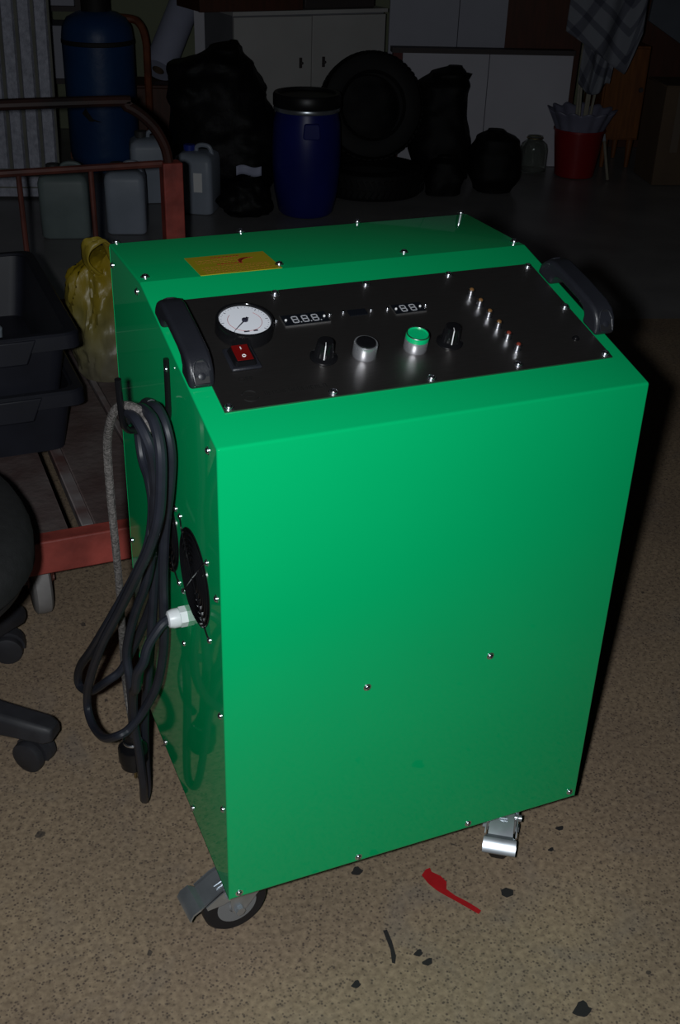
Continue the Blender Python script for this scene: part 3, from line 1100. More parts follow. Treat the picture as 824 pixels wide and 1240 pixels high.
for (x, y, r, lab) in ((0.212, 0.083, .008, 'small black spot at the foot of the green front panel'),
                       (0.3852, -0.221, .012, 'black blot near the bottom edge of the floor, lowest of the marks'),
                       (0.232, -0.072, .006, 'small dark fleck beside the long black stroke'),
                       (0.237, -0.089, .007, 'dark comma-shaped fleck below the long black stroke'),
                       (0.1378, -0.0856, .006, 'greenish black dot left of the long black stroke'),
                       (0.4897, 0.018, .0045, 'tiny black dot to the right of the braked caster'),
                       (0.524, 0.049, .006, 'black dot under the lower corner of the green front panel')):
    k0 = random.uniform(0, 6)
    blotch('scuff_mark', [(x + r * (1 + .3 * math.sin(3 * a + k0)) * math.cos(a), y + r * .8 * (1 + .25 * math.cos(2 * a + k0)) * math.sin(a))
                          for a in [2 * PI * k / 12 for k in range(12)]], 'mark_black', lab, 'mark', 'black marks on the floor')

# ================================================================== flat cart
CY0, CY1, CX0, CX1, CZ = 0.780, 2.03, -0.78, 0.522, 0.200
cart = thing('flatbed_cart', (-0.13, 1.4, 0), 'rusty red flatbed cart with plank deck and pipe end rail', 'cart')
mb = MB()
mb.bounds((CX0, CY0, 0.136), (CX1, CY0 + 0.035, 0.2015))
mb.build('front_beam', 'cart_red', cart, bevel=(0.003, 2))
mb = MB()
mb.bounds((CX0, CY1 - 0.04, 0.136), (CX1, CY1, 0.199))
mb.build('rear_beam', 'cart_red', cart, bevel=(0.003, 2))
for x0, x1, mt, dz in ((CX0, -0.375, 'cart_deck', 0), (-0.370, -0.032, 'cart_deck', 0), (-0.008, 0.013, 'cart_strip', 0.001), (0.0145, 0.136, 'cart_deck', -0.001),
                       (0.1385, 0.1515, 'cart_strip', 0.003), (0.154, 0.335, 'cart_deck', 0), (0.339, CX1, 'cart_deck', 0)):
    mb = MB()
    mb.bounds((x0, CY0 + 0.036, 0.175), (x1, CY1 - 0.041, CZ - 0.001 + dz))
    mb.build('plank', mt, cart, bevel=(0.002, 1))
for x in (-0.56, 0.40, -0.10):
    mb = MB()
    mb.bounds((x - 0.02, CY0 + 0.04, 0.135), (x + 0.02, CY1 - 0.045, 0.174))
    mb.build('bearer', 'rail_rust', cart)
mb = MB()
mb.bounds((0.467, 1.983, 0.2), (0.520, 2.028, 0.547))
mb.build('rail_post', 'cart_red', cart, bevel=(0.003, 2))
mb = MB()
mb.bounds((CX0, 1.983, 0.2), (CX0 + 0.05, 2.028, 0.547))
mb.build('rail_post', 'cart_red', cart, bevel=(0.003, 2))
mb = MB()
mb.tube([(CX0 + 0.045, 2.005, 0.540), (0.469, 2.005, 0.543)], 0.0095, 8)
mb.build('rail_bar', 'rail_rust', cart)
mb = MB()
mb.tube(crom([(CX0 + 0.012, 2.005, 0.54), (CX0 + 0.02, 2.005, 0.60), (CX0 + 0.07, 2.005, 0.672), (CX0 + 0.16, 2.005, 0.700), (0.30, 2.005, 0.704),
              (0.385, 2.005, 0.690), (0.445, 2.005, 0.645), (0.478, 2.005, 0.59), (0.488, 2.005, 0.54)], 8), 0.0135, 10)
mb.build('rail_hoop', 'rail_dark', cart)
for x in (-0.55, -0.25, 0.102, 0.283):
    mb = MB()
    mb.tube([(x, 2.005, 0.19), (x, 2.005, 0.54)], 0.0070, 8)
    mb.build('rail_upright', 'rail_rust', cart)
for x, y in ((-0.086, 0.882), (-0.60, 0.882), (-0.60, 1.86), (0.36, 1.86)):
    mb = MB()
    mb.lathe([(0.030, -0.0165), (0.058, -0.0165), (0.0645, -0.012), (0.0655, 0), (0.0645, 0.012), (0.058, 0.0165), (0.030, 0.0165)], c=(x, y, 0.0655), axis=(1, 0, 0), seg=36)
    wh = mb.build('cart_wheel', 'cart_wheel', cart)
    mb = MB()
    for s_ in (-1, 1):
        mb.prism([(y - 0.055, 0.135), (y + 0.05, 0.135), (y + 0.018, 0.055), (y - 0.010, 0.055)], lambda a, b, d: (d, a, b), x + s_ * 0.0195, x + s_ * 0.0225)
    mb.bounds((x - 0.04, y - 0.06, 0.129), (x + 0.04, y + 0.055, 0.1350))
    mb.lathe([(0.008, -0.028), (0.008, 0.028)], c=(x, y, 0.0655), axis=(1, 0, 0), seg=8)
    mb.build('wheel_fork', 'rail_rust', wh)


# ================================================================== black crates on the cart
def crate(z, lab):
    x0, x1, y0, y1, h = -0.40, 0.066, 1.088, 1.640, 0.138
    t = thing('plastic_crate', ((x0 + x1) / 2, (y0 + y1) / 2, z), lab, 'crate', 'black crates stacked on the cart')
    ins = 0.040

    def ring(d, zz, rad=0.03):
        pts = arc_profile([(x0 + d, y0 + d), (x1 - d, y0 + d), (x1 - d, y1 - d), (x0 + d, y1 - d)], rad, 4)
        return [(a, b, zz) for a, b in pts]
    rg = [ring(ins, z), ring(0.020, z + h - 0.004), ring(0.024, z + h - 0.004), ring(ins + 0.004, z + 0.004)]
    n_ = len(rg[0])
    mb = MB()
    fs = []
    for j in range(3):
        for i in range(n_):
            i2 = (i + 1) % n_
            fs.append((j * n_ + i, j * n_ + i2, (j + 1) * n_ + i2, (j + 1) * n_ + i))
    fs.append(tuple(range(n_))[::-1])
    fs.append(tuple(3 * n_ + i for i in range(n_)))
    mb.add([p for r_ in rg for p in r_], fs)
    mb.build('body', 'crate_black', t)
    rg = [ring(0.019, z + h - 0.030), ring(-0.001, z + h - 0.030), ring(0.0, z + h - 0.004), ring(0.004, z + h), ring(0.018, z + h), ring(0.021, z + h - 0.004)]
    mb = MB()
    fs = []
    for j in range(6):
        for i in range(n_):
            i2 = (i + 1) % n_
            j2 = (j + 1) % 6
            fs.append((j * n_ + i, j * n_ + i2, j2 * n_ + i2, j2 * n_ + i))
    mb.add([p for r_ in rg for p in r_], fs)
    mb.build('rim', 'crate_black', t)
    mb = MB()
    xm = (x0 + x1) / 2
    mb.prism([(xm - 0.15, z + h - 0.005), (xm + 0.15, z + h - 0.005), (xm + 0.13, z + h - 0.052), (xm - 0.13, z + h - 0.052)],
             lambda a, b, d: (a, d, b), y0 - 0.004, y0 + 0.02)
    mb.build('grip', 'crate_black', t, bevel=(0.003, 2))
    return t


crate(CZ + 0.001, 'lower of two stacked black plastic crates, standing on the cart deck')
crate(CZ + 0.117, 'upper open black plastic crate stacked on another crate')
mb = MB()
mb.lathe([(0.030, 0), (0.034, 0.004), (0.036, 0.030), (0.032, 0.034), (0.020, 0.035)], c=(-0.075, 1.44, CZ + 0.122), seg=24)
tag(mb.build('plastic_tub', 'pale_plastic', loc=(-0.075, 1.44, CZ + 0.122)), 'pale plastic tub inside the upper black crate', 'tub')

# ================================================================== yellow carrier bag
def bag_loft(sections, seg=56, amp=0.01, freq=14, seed=0, M=None, sub=7, top_close=True):
    """sections: list of (h, p0, p1, q0, q1); returns MB with lofted lumpy bag"""
    mb = MB(M)
    S = sections
    rows = []
    for k in range(len(S) - 1):
        for j in range(sub):
            t = j / sub
            t2 = t * t * (3 - 2 * t)
            rows.append([S[k][i] * (1 - (t if i == 0 else t2)) + S[k + 1][i] * (t if i == 0 else t2) for i in range(5)])
    rows.append(list(S[-1]))
    vs, fs = [], []
    for h, a0, a1, b0, b1 in rows:
        for k in range(seg):
            an = 2 * PI * k / seg
            ca, sa = math.cos(an), math.sin(an)
            e_ = 0.75
            x = (a0 + a1) / 2 + (a1 - a0) / 2 * math.copysign(abs(ca) ** e_, ca)
            y = (b0 + b1) / 2 + (b1 - b0) / 2 * math.copysign(abs(sa) ** e_, sa)
            v = Vector((x + seed * 3.1, y, h))
            d1 = noise.noise(v * freq) * amp + noise.noise(v * freq * 2.7) * amp * .5
            d2 = (abs(noise.noise(v * freq * 1.6 + Vector((9, 3, 1)))) - .2) * amp * .9
            dn = d1 + d2
            hh = max(0.0005, h + noise.noise(v * freq + Vector((4, 4, 4))) * amp * .5) if h > 0.01 else h
            vs.append((x + ca * dn, y + sa * dn, hh))
    n_ = len(rows)
    for j in range(n_ - 1):
        for k in range(seg):
            k2 = (k + 1) % seg
            fs.append((j * seg + k, j * seg + k2, (j + 1) * seg + k2, (j + 1) * seg + k))
    fs.append(tuple(range(seg))[::-1])
    fs.append(tuple((n_ - 1) * seg + k for k in range(seg)))
    mb.add(vs, fs)
    return mb


bagy = thing('carrier_bag', (0.21, 1.50, CZ), 'yellow plastic carrier bag standing on the cart deck behind the crates', 'bag')
M = Matrix.Translation((0, 0, CZ + 0.002))


def bag_film():
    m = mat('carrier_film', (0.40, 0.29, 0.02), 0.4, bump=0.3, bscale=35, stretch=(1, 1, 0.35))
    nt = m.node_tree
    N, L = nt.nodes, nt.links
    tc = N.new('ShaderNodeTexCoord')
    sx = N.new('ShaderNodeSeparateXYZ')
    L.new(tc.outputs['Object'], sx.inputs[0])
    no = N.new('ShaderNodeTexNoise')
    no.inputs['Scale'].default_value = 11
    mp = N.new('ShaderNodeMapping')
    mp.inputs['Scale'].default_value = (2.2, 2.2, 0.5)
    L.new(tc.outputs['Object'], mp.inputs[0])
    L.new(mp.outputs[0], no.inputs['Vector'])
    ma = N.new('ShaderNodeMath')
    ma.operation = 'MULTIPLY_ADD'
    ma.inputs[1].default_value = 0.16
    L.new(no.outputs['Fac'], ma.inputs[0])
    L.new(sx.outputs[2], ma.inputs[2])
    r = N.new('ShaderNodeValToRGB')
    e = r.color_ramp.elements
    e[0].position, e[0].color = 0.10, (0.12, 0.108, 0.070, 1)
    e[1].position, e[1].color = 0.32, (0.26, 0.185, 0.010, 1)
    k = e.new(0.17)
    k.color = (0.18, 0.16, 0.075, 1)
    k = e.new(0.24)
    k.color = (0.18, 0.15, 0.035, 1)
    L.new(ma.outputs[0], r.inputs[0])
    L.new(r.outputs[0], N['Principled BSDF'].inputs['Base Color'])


bag_film()


def bagfn(u, v):
    a = 2 * PI * u
    ca, sa = math.cos(a), math.sin(a)
    h = 0.275 * v
    k = v
    x0 = 0.128 - 0.012 * math.sin(PI * k) + (0.05 * max(0, (k - .80) / .2) ** 1.5)
    x1 = 0.345 - 0.01 * math.sin(PI * k) - (0.11 * max(0, (k - .72) / .28) ** 1.3)
    y0 = 1.42 + 0.05 * max(0, (k - .6) / .4)
    y1 = 1.60 - 0.06 * max(0, (k - .6) / .4)
    x = (x0 + x1) / 2 + (x1 - x0) / 2 * math.copysign(abs(ca) ** .7, ca)
    y = (y0 + y1) / 2 + (y1 - y0) / 2 * math.copysign(abs(sa) ** .7, sa)
    f = (0.22 - abs(noise.noise(Vector((x * 30, y * 30, h * 9))))) * 0.034 * (0.35 + .65 * v) + (0.2 - abs(noise.noise(Vector((x * 60, y * 60, h * 26 + 4))))) * 0.014
    hh = h + (0.018 * noise.noise(Vector((x * 30, y * 30, 2))) if v > .5 else 0) * (v - .5) * 2
    if v == 0:
        f = 0
    return (x + ca * f, y + sa * f, CZ + 0.001 + max(0, hh))


mb = MB()
mb.grid(bagfn, 96, 36, closed_u=True)
top = [len(mb.v) - 96 + k for k in range(96)]
mb.f.append(top)
mb.mi.append(0)
mb.f.append(list(range(96))[::-1])
mb.mi.append(0)
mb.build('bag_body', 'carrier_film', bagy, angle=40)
for off, sc in ((0, 1.0), (0.05, 0.8)):
    mb = MB()
    lp = crom([(0.196 + off, 1.48 + off, CZ + 0.225), (0.172 + off, 1.465 + off, CZ + 0.240), (0.152 + off, 1.455 + off, CZ + 0.272), (0.153 + off, 1.45 + off, CZ + 0.295 * sc + 0.012),
               (0.172 + off, 1.45 + off, CZ + 0.308 * sc + 0.012), (0.196 + off, 1.455 + off, CZ + 0.302 * sc + 0.012), (0.214 + off, 1.46 + off, CZ + 0.275), (0.228 + off, 1.47 + off, CZ + 0.225)], 7)
    nl = len(lp) - 1

    def ribbon(u, v, P=lp, n_=nl):
        p = P[min(n_, int(round(u * n_)))]
        wv = 0.5 + 0.5 * abs(math.sin(9 * u))
        return (p.x + (v - .5) * 0.014 * wv, p.y - (v - .5) * 0.030, p.z + (v - .5) * 0.012 * math.cos(7 * u) + 0.004 * math.sin(25 * v + 9 * u))

    mb.grid(ribbon, nl, 6)
    hb = mb.build('bag_handle', 'yellow_film', bagy, angle=60)
    md = hb.modifiers.new('thickness', 'SOLIDIFY')
    md.thickness = 0.0025

# ================================================================== office chair
OC = Vector((-0.37, 0.61, 0))
och = thing('office_chair', OC, 'black office chair on a five-star caster base, mostly outside the frame', 'chair')
mb = MB()
mb.lathe([(0.040, 0.070), (0.042, 0.075), (0.038, 0.118), (0.030, 0.125), (0.026, 0.19), (0.018, 0.195), (0.015, 0.335)], c=OC, seg=24)
mb.build('gas_lift', 'chair_plastic', och)
for k in range(5):
    a = math.radians(36 + 72 * k)
    MC = Matrix.Translation(OC) @ Matrix.Rotation(a, 4, 'Z')
    mb = MB(MC)
    ring = []
    secs = ((0.02, 0.030, 0.070, 0.118), (0.12, 0.025, 0.068, 0.110), (0.22, 0.021, 0.062, 0.098), (0.278, 0.021, 0.060, 0.090), (0.291, 0.015, 0.063, 0.084))
    vs, fs = [], []
    for x, w_, z0, z1 in secs:
        for yy, zz in ((-w_, z0), (w_, z0), (w_, z1 - 0.008), (w_ * .7, z1), (-w_ * .7, z1), (-w_, z1 - 0.008)):
            vs.append((x, yy, zz))
    for j in range(len(secs) - 1):
        for i in range(6):
            i2 = (i + 1) % 6
            fs.append((j * 6 + i, j * 6 + i2, (j + 1) * 6 + i2, (j + 1) * 6 + i))
    fs += [tuple(range(6)), tuple(4 * 6 + i for i in range(5, -1, -1))]
    mb.add(vs, fs)
    leg = mb.build('base_leg', 'chair_plastic', och, bevel=(0.003, 2))
    ca = {0: -0.9, 4: -0.2}.get(k, 0.8 * k)
    MW = MC @ Matrix.Translation((0.240, 0, 0)) @ Matrix.Rotation(ca, 4, 'Z')
    mb = MB(MW)
    for s_ in (-1, 1):
        mb.lathe([(0.020, -0.008), (0.0255, -0.006), (0.0265, 0), (0.0255, 0.006), (0.020, 0.008)], c=(0.012, s_ * 0.0145, 0.0268), axis=(0, 1, 0), seg=24)
    mb.prism([(0.012 + 0.029 * math.cos(t_), 0.0275 + 0.029 * math.sin(t_)) for t_ in [math.radians(-10 + 20 * i) for i in range(11)]], lambda a_, b_, d: (a_, d, b_), -0.006, 0.006)
    mb.lathe([(0.009, 0.040), (0.009, 0.070)], seg=12)
    mb.build('caster', 'chair_plastic', leg)
SC = Vector((-0.356, 0.520, 0))


def seat_ring(r, z, e=0.84, rx=1.0):
    out = []
    for k in range(48):
        a = 2 * PI * k / 48
        ca, sa = math.cos(a), math.sin(a)
        out.append((SC.x + r * math.copysign(abs(ca) ** e, ca), SC.y + r * math.copysign(abs(sa) ** e, sa), z))
    return out


def loft(rings):
    mb = MB()
    n_ = len(rings[0])
    fs = []
    for j in range(len(rings) - 1):
        for i in range(n_):
            i2 = (i + 1) % n_
            fs.append((j * n_ + i, j * n_ + i2, (j + 1) * n_ + i2, (j + 1) * n_ + i))
    fs += [tuple(range(n_))[::-1], tuple((len(rings) - 1) * n_ + i for i in range(n_))]
    mb.add([p for r_ in rings for p in r_], fs)
    return mb


SZ = 0.378
loft([seat_ring(0.10, SZ - 0.038), seat_ring(0.19, SZ - 0.036), seat_ring(0.214, SZ - 0.028), seat_ring(0.222, SZ - 0.012)]).build('seat_shell', 'chair_plastic', och)
loft([seat_ring(0.220, SZ - 0.014), seat_ring(0.230, SZ), seat_ring(0.230, SZ + 0.026), seat_ring(0.220, SZ + 0.046), seat_ring(0.195, SZ + 0.056), seat_ring(0.12, SZ + 0.055), seat_ring(0.04, SZ + 0.052)]).build('seat', 'fabric_black', och, angle=80)
mb = MB()
mb.tube(crom([(-0.50, 0.52, 0.30), (-0.62, 0.51, 0.29), (-0.68, 0.51, 0.36), (-0.69, 0.51, 0.55)], 6), 0.014, 8)
mb.build('back_bracket', 'chair_plastic', och)
mb = MB()
mb.prism(arc_profile([(0.33, 0.46), (0.69, 0.46), (0.67, 0.90), (0.35, 0.90)], 0.08, 6), lambda a, b, d: (d - 0.3 * (a - 0.51) ** 2, a, b), -0.70, -0.64)
mb.build('backrest', 'fabric_black', och, bevel=(0.015, 3))

# ================================================================== background
# --- plastic canisters
def canister(p, q, yaw, w_, d_, h, body, cap, lab, handle=True):
    M = rmat(p, q, 0, yaw)
    t = thing('canister', room(p, q), lab, 'canister', 'plastic canisters on the floor')
    mb = MB(M)
    rg = []
    for z, k in ((0, .93), (0.008, 1), (h * .80, 1), (h * .88, .93), (h * .93, .70), (h * .94, .4)):
        rg.append([(a * k, b * k, z) for a, b in arc_profile([(-w_ / 2, -d_ / 2), (w_ / 2, -d_ / 2), (w_ / 2, d_ / 2), (-w_ / 2, d_ / 2)], 0.025, 4)])
    n_ = len(rg[0])
    fs = []
    for j in range(len(rg) - 1):
        for i in range(n_):
            i2 = (i + 1) % n_
            fs.append((j * n_ + i, j * n_ + i2, (j + 1) * n_ + i2, (j + 1) * n_ + i))
    fs += [tuple(range(n_))[::-1], tuple((len(rg) - 1) * n_ + i for i in range(n_))]
    mb.add([x for r_ in rg for x in r_], fs)
    mb.build('body', body, t, angle=50)
    mb = MB(M)
    mb.lathe([(0.020, h * .93), (0.020, h * .95), (0.024, h * .95), (0.024, h * 1.02), (0.021, h * 1.03)], c=(-w_ * .2, 0, 0), seg=20)
    mb.build('cap', cap, t)
    if handle:
        mb = MB(M)
        mb.tube(crom([(-w_ * .02, 0, h * .92), (0.0, 0, h * 1.0), (w_ * .15, 0, h * 1.03), (w_ * .33, 0, h * 1.0), (w_ * .40, 0, h * .86)], 5), 0.009, 8)
        mb.build('grip', body, t)
    return t, M


canister(-0.574, 3.33, 0.05, 0.180, 0.17, 0.250, 'canister_green', 'cap_dark', 'greenish translucent canister seen between the thin uprights of the cart rail')
canister(-0.352, 3.38, 0.0, 0.150, 0.15, 0.245, 'canister', 'cap_dark', 'pale bluish canister seen just left of the red rail post')
t_, M_ = canister(-0.085, 3.68, -0.25, 0.155, 0.17, 0.250, 'canister', 'cap_blue', 'pale canister with a blue cap and a small label right of the red rail post')
mb = MB(M_)
mb.bounds((0.005, -0.0865, 0.09), (0.040, -0.0851, 0.165))
mb.build('paper_label', 'white_print', t_)
canister(-0.285, 3.84, 0.1, 0.16, 0.15, 0.270, 'canister', 'cap_dark', 'pale canister standing behind the others under the orange tube')

# --- gas cylinder and its hand truck
gc = thing('gas_cylinder', room(-0.520, 4.42), 'blue gas cylinder with a brass valve standing by the wall', 'gas cylinder')
M = rmat(-0.520, 4.42)
mb = MB(M)
mb.lathe([(0.125, 0.02), (0.140, 0.03), (0.152, 0.05), (0.156, 0.08), (0.156, 0.54)], seg=40)
mb.lathe([(0.156, 0.545), (0.156, 0.565), (0.150, 0.605), (0.128, 0.640), (0.085, 0.662), (0.040, 0.672)], seg=40)
mb.lathe([(0.130, 0), (0.130, 0.055), (0.126, 0.055), (0.126, 0)], seg=40, cap=False)
mb.build('body', 'cylinder_blue', gc)
mb = MB(M)
mb.lathe([(0.156, 0.535), (0.1585, 0.538), (0.1585, 0.552), (0.156, 0.555)], seg=40, cap=False)
mb.build('weld_seam', 'chipped_dark', gc)
mb = MB(M)
mb.lathe([(0.062, 0.665), (0.062, 0.715), (0.058, 0.715), (0.058, 0.667)], seg=30, cap=False)
mb.build('collar', 'chipped_dark', gc)
mb = MB(M)
mb.lathe([(0.020, 0.668), (0.020, 0.70), (0.014, 0.705), (0.014, 0.75), (0.028, 0.755), (0.028, 0.775)], seg=16)
mb.tube([(0, 0, 0.725), (0, -0.045, 0.728)], 0.010, 8)
mb.build('valve', 'brass', gc)
mb = MB(M)
mb.prism([(-0.08, 0.262), (-0.045, 0.230), (0.01, 0.228), (-0.03, 0.242), (-0.06, 0.285)], lambda a, b, d: (0.1572 * math.sin(a / 0.157) * (d / 0.157), -0.157 * math.cos(a / 0.157) * (d / 0.157), b), 0.1560, 0.1578)
mb.build('paint_chip', 'chipped_dark', gc)

ht = thing('hand_truck', room(-0.42, 4.66), 'orange bent tube hand truck behind the blue gas cylinder', 'hand truck')
M = rmat(0, 0)
mb = MB(M)
mb.tube(crom([(-0.66, 4.64, 0.03), (-0.66, 4.64, 0.50), (-0.64, 4.64, 0.585), (-0.58, 4.64, 0.615), (-0.40, 4.64, 0.615), (-0.345, 4.63, 0.59), (-0.322, 4.62, 0.52), (-0.32, 4.61, 0.40), (-0.32, 4.60, 0.03)], 6), 0.0175, 10)
mb.build('frame_tube', 'orange_tube', ht)
mb = MB(M)
mb.bounds((-0.70, 4.585, 0.0), (-0.28, 4.65, 0.03))
mb.build('base_plate', 'orange_tube', ht)

# --- ribbed white sheets leaning at the left
rs = thing('ribbed_panel', room(-0.92, 3.90), 'white ribbed panel leaning at the far left behind the cart', 'panel')
lean = Matrix.Rotation(-0.16, 4, 'X')
M = rmat(-0.92, 3.86, 0.03) @ lean
mb = MB(M)
mb.bounds((-0.32, 0.0, 0.0), (0.262, 0.012, 1.05))
mb.build('backing', 'sheet_groove', rs)
for k in range(9):
    x0 = -0.315 + 0.0645 * k
    mb = MB(M)
    mb.prism([(x0, 0.0), (x0 + 0.052, 0.0), (x0 + 0.046, -0.016), (x0 + 0.006, -0.016)], lambda a, b, d: (a, b, d), 0.085, 1.05)
    mb.build('rib', 'sheet_white', rs)
    mb = MB(M)
    mb.bounds((x0 + 0.014, -0.014, 0.055), (x0 + 0.040, -0.001, 0.084))
    mb.build('rib_foot', 'sheet_groove', rs)
mb = MB(M)
mb.bounds((-0.32, -0.020, -0.025), (0.262, 0.0, 0.055))
mb.build('bottom_strip', 'sheet_white', rs)
mb = MB(M)
mb.bounds((-0.32, -0.021, 0.008), (0.262, -0.020, 0.014))
mb.build('strip_joint', 'sheet_groove', rs)

# --- dark rack with white cartons behind the cylinder
rk = thing('metal_rack', room(-0.80, 4.95), 'dark metal rack behind the gas cylinder', 'rack')
M = rmat(-0.80, 4.95)
for x in (-0.36, 0.165):
    for y in (-0.14, 0.14):
        mb = MB(M)
        mb.bounds((x - 0.013, y - 0.013, 0), (x + 0.013, y + 0.013, 1.3))
        mb.build('upright', 'edge_dark', rk)
for z in (0.30, 0.62, 1.0):
    mb = MB(M)
    mb.bounds((-0.35, -0.14, z), (0.155, 0.14, z + 0.022))
    mb.build('shelf', 'edge_dark', rk)
for z, w_, h, lab in ((0.322, 0.30, 0.235, 'white carton on the lower shelf of the dark rack'), (0.642, 0.44, 0.26, 'white carton on the upper shelf of the dark rack')):
    x0, x1 = 0.145 - w_, 0.145
    c_ = M @ Vector(((x0 + x1) / 2, 0, z))
    t = thing('carton', c_, lab, 'box')
    mb = MB(M)
    mb.bounds((x0, -0.13, z + 0.001), (x1, 0.12, z + h))
    mb.build('carton_body', 'board_pale', t, bevel=(0.002, 1))
    mb = MB(M)
    mb.bounds((x0 + w_ * .45, -0.131, z + h * .6), (x0 + w_ * .55, -0.128, z + h + 0.001))
    mb.bounds((x0 + w_ * .45, -0.131, z + h), (x0 + w_ * .55, 0.121, z + h + 0.001))
    mb.build('tape_strip', 'paper_white', t)

# --- rolled paper leaning and a white board
rb, rt = room(-0.285, 4.86, 0.36), room(-0.135, 5.15, 0.67)
ax = (rt - rb).normalized()
rb2 = rb + ax * 0.003
sb = thing('wooden_box', room(-0.30, 4.90), 'dark wooden box under the white paper roll', 'box')
mb = MB(rmat(-0.30, 4.90))
mb.bounds((-0.12, -0.12, 0), (0.14, 0.13, 0.292))
mb.build('box_body', 'wood_brown', sb, bevel=(0.003, 1))
mb = MB(rmat(-0.30, 4.90))
mb.bounds((-0.125, -0.125, 0.2925), (0.145, 0.135, 0.306))
mb.build('lid', 'wood_brown', sb, bevel=(0.003, 1))
roll = thing('paper_roll', rb2, 'white paper roll leaning against the wall beside the cabinet', 'roll')
mb = MB()
Lr = (rt - rb2).length + 0.06
mb.lathe([(0.030, 0), (0.074, 0), (0.075, 0.004), (0.075, Lr), (0.030, Lr)], c=rb2, axis=ax, seg=32, cap=False)
mb.build('sheet_layers', 'paper_white', roll)
mb = MB()
mb.lathe([(0.0295, 0), (0.0295, Lr)], c=rb2, axis=ax, seg=20, cap=False)
mb.build('core', 'cardboard', roll)
mb = MB(rmat(-0.035, 4.86, 0) @ Matrix.Rotation(-0.0, 4, 'X'))
mb.bounds((-0.068, 0, 0.0), (0.05, 0.02, 0.72))
tag(mb.build('narrow_board', 'board_white', loc=room(-0.035, 4.86)), 'narrow white board standing between the paper roll and the cabinet', 'board')

# --- two door cabinet
CM = rmat(0.075, 4.45, 0, 0.40)
cab = thing('two_door_cabinet', CM @ Vector((0.40, 0.17, 0)), 'cream two-door cabinet behind the blue barrel', 'cabinet')
CW, CD, CH = 0.790, 0.34, 0.655
mb = MB(CM)
mb.bounds((0, 0.0, 0.0), (CW, CD, 0.235))
mb.bounds((0.004, 0.012, 0.235), (CW - 0.004, CD, CH))
mb.build('carcass', 'cabinet_side', cab)
for x0, x1, hx in ((0.003, 0.393, 0.335), (0.397, CW - 0.003, 0.455)):
    mb = MB(CM)
    mb.bounds((x0, -0.008, 0.250), (x1, 0.011, CH - 0.008))
    dr = mb.build('door', 'cabinet_cream', cab, bevel=(0.002, 1))
    mb = MB(CM)
    mb.bounds((hx - 0.006, -0.016, 0.425), (hx + 0.006, -0.008, 0.470))
    mb.lathe([(0.006, 0.0), (0.006, 0.016), (0.003, 0.018)], c=(hx, -0.014, 0.448), axis=(0, -1, 0), seg=10)
    mb.build('door_handle', 'edge_dark', dr)
mb = MB(CM)
mb.bounds((0.003, -0.008, 0.0), (CW - 0.003, -0.0005, 0.240))
mb.build('plinth', 'cabinet_cream', cab)
mb = MB(CM)
mb.bounds((-0.004, -0.012, CH), (CW + 0.004, CD, CH + 0.016))
mb.build('top_board', 'cabinet_cream', cab)
bx_ = thing('wooden_crate', CM @ Vector((0.12, 0.15, CH + 0.016)), 'dark brown wooden crate lying on top of the cabinet', 'crate')
for k in range(3):
    mb = MB(CM)
    mb.bounds((-0.16, -0.010, CH + 0.017 + 0.075 * k), (0.345, 0.008, CH + 0.088 + 0.075 * k))
    mb.build('plank', 'wood_brown', bx_, bevel=(0.002, 1))
mb = MB(CM)
mb.bounds((-0.15, 0.0085, CH + 0.0165), (0.335, 0.29, CH + 0.235))
mb.build('crate_body', 'wood_brown', bx_)
mb = MB(CM)
mb.bounds((0.37, 0.02, CH + 0.0165), (0.74, 0.30, CH + 0.075))
tag(mb.build('tool_case', 'edge_dark', loc=CM @ Vector((0.55, 0.16, CH + 0.0165)), bevel=(0.006, 2)), 'dark flat case lying on the right half of the cabinet top', 'case')

# --- white low partition with dark cap, boards behind it
M = rmat(0, 4.514)
lw = thing('low_partition', room(1.26, 4.53), 'low white panel with a dark cap behind the black bags', 'partition')
for x0, x1 in ((0.858, 1.265), (1.269, 1.668)):
    mb = MB(M)
    mb.bounds((x0, 0, 0), (x1, 0.03, 0.508))
    mb.build('panel', 'board_white', lw)
mb = MB(M)
mb.bounds((0.805, -0.012, 0.508), (1.672, 0.055, 0.530))
mb.build('cap_board', 'edge_dark', lw)
mb = MB(M)
mb.bounds((0.812, -0.004, 0), (0.855, 0.034, 0.508))
mb.build('end_post', 'post_red', lw)
for x0, x1, q, mt, lab, nm in ((0.800, 1.122, 4.60, 'board_pale', 'white board standing behind the partition next to the cabinet', 'white_board'),
                               (1.126, 1.352, 4.60, 'board_pale', 'narrower white board standing behind the partition next to the brown board', 'white_board'),
                               (1.355, 1.72, 4.60, 'wood_brown', 'reddish brown board standing behind the partition', 'brown_board')):
    mb = MB(rmat(0, q))
    if nm == 'brown_board':
        mb.prism([(x0, 0), (x1, 0), (x1 + .02, 1.15), (x0 - 0.10, 1.15)], lambda a, b, d: (a, d, b), 0.026, 0.046)
    else:
        mb.bounds((x0, 0, 0), (x1, 0.022, 1.12))
    tag(mb.build(nm, mt, loc=room((x0 + x1) / 2, q)), lab, 'board')

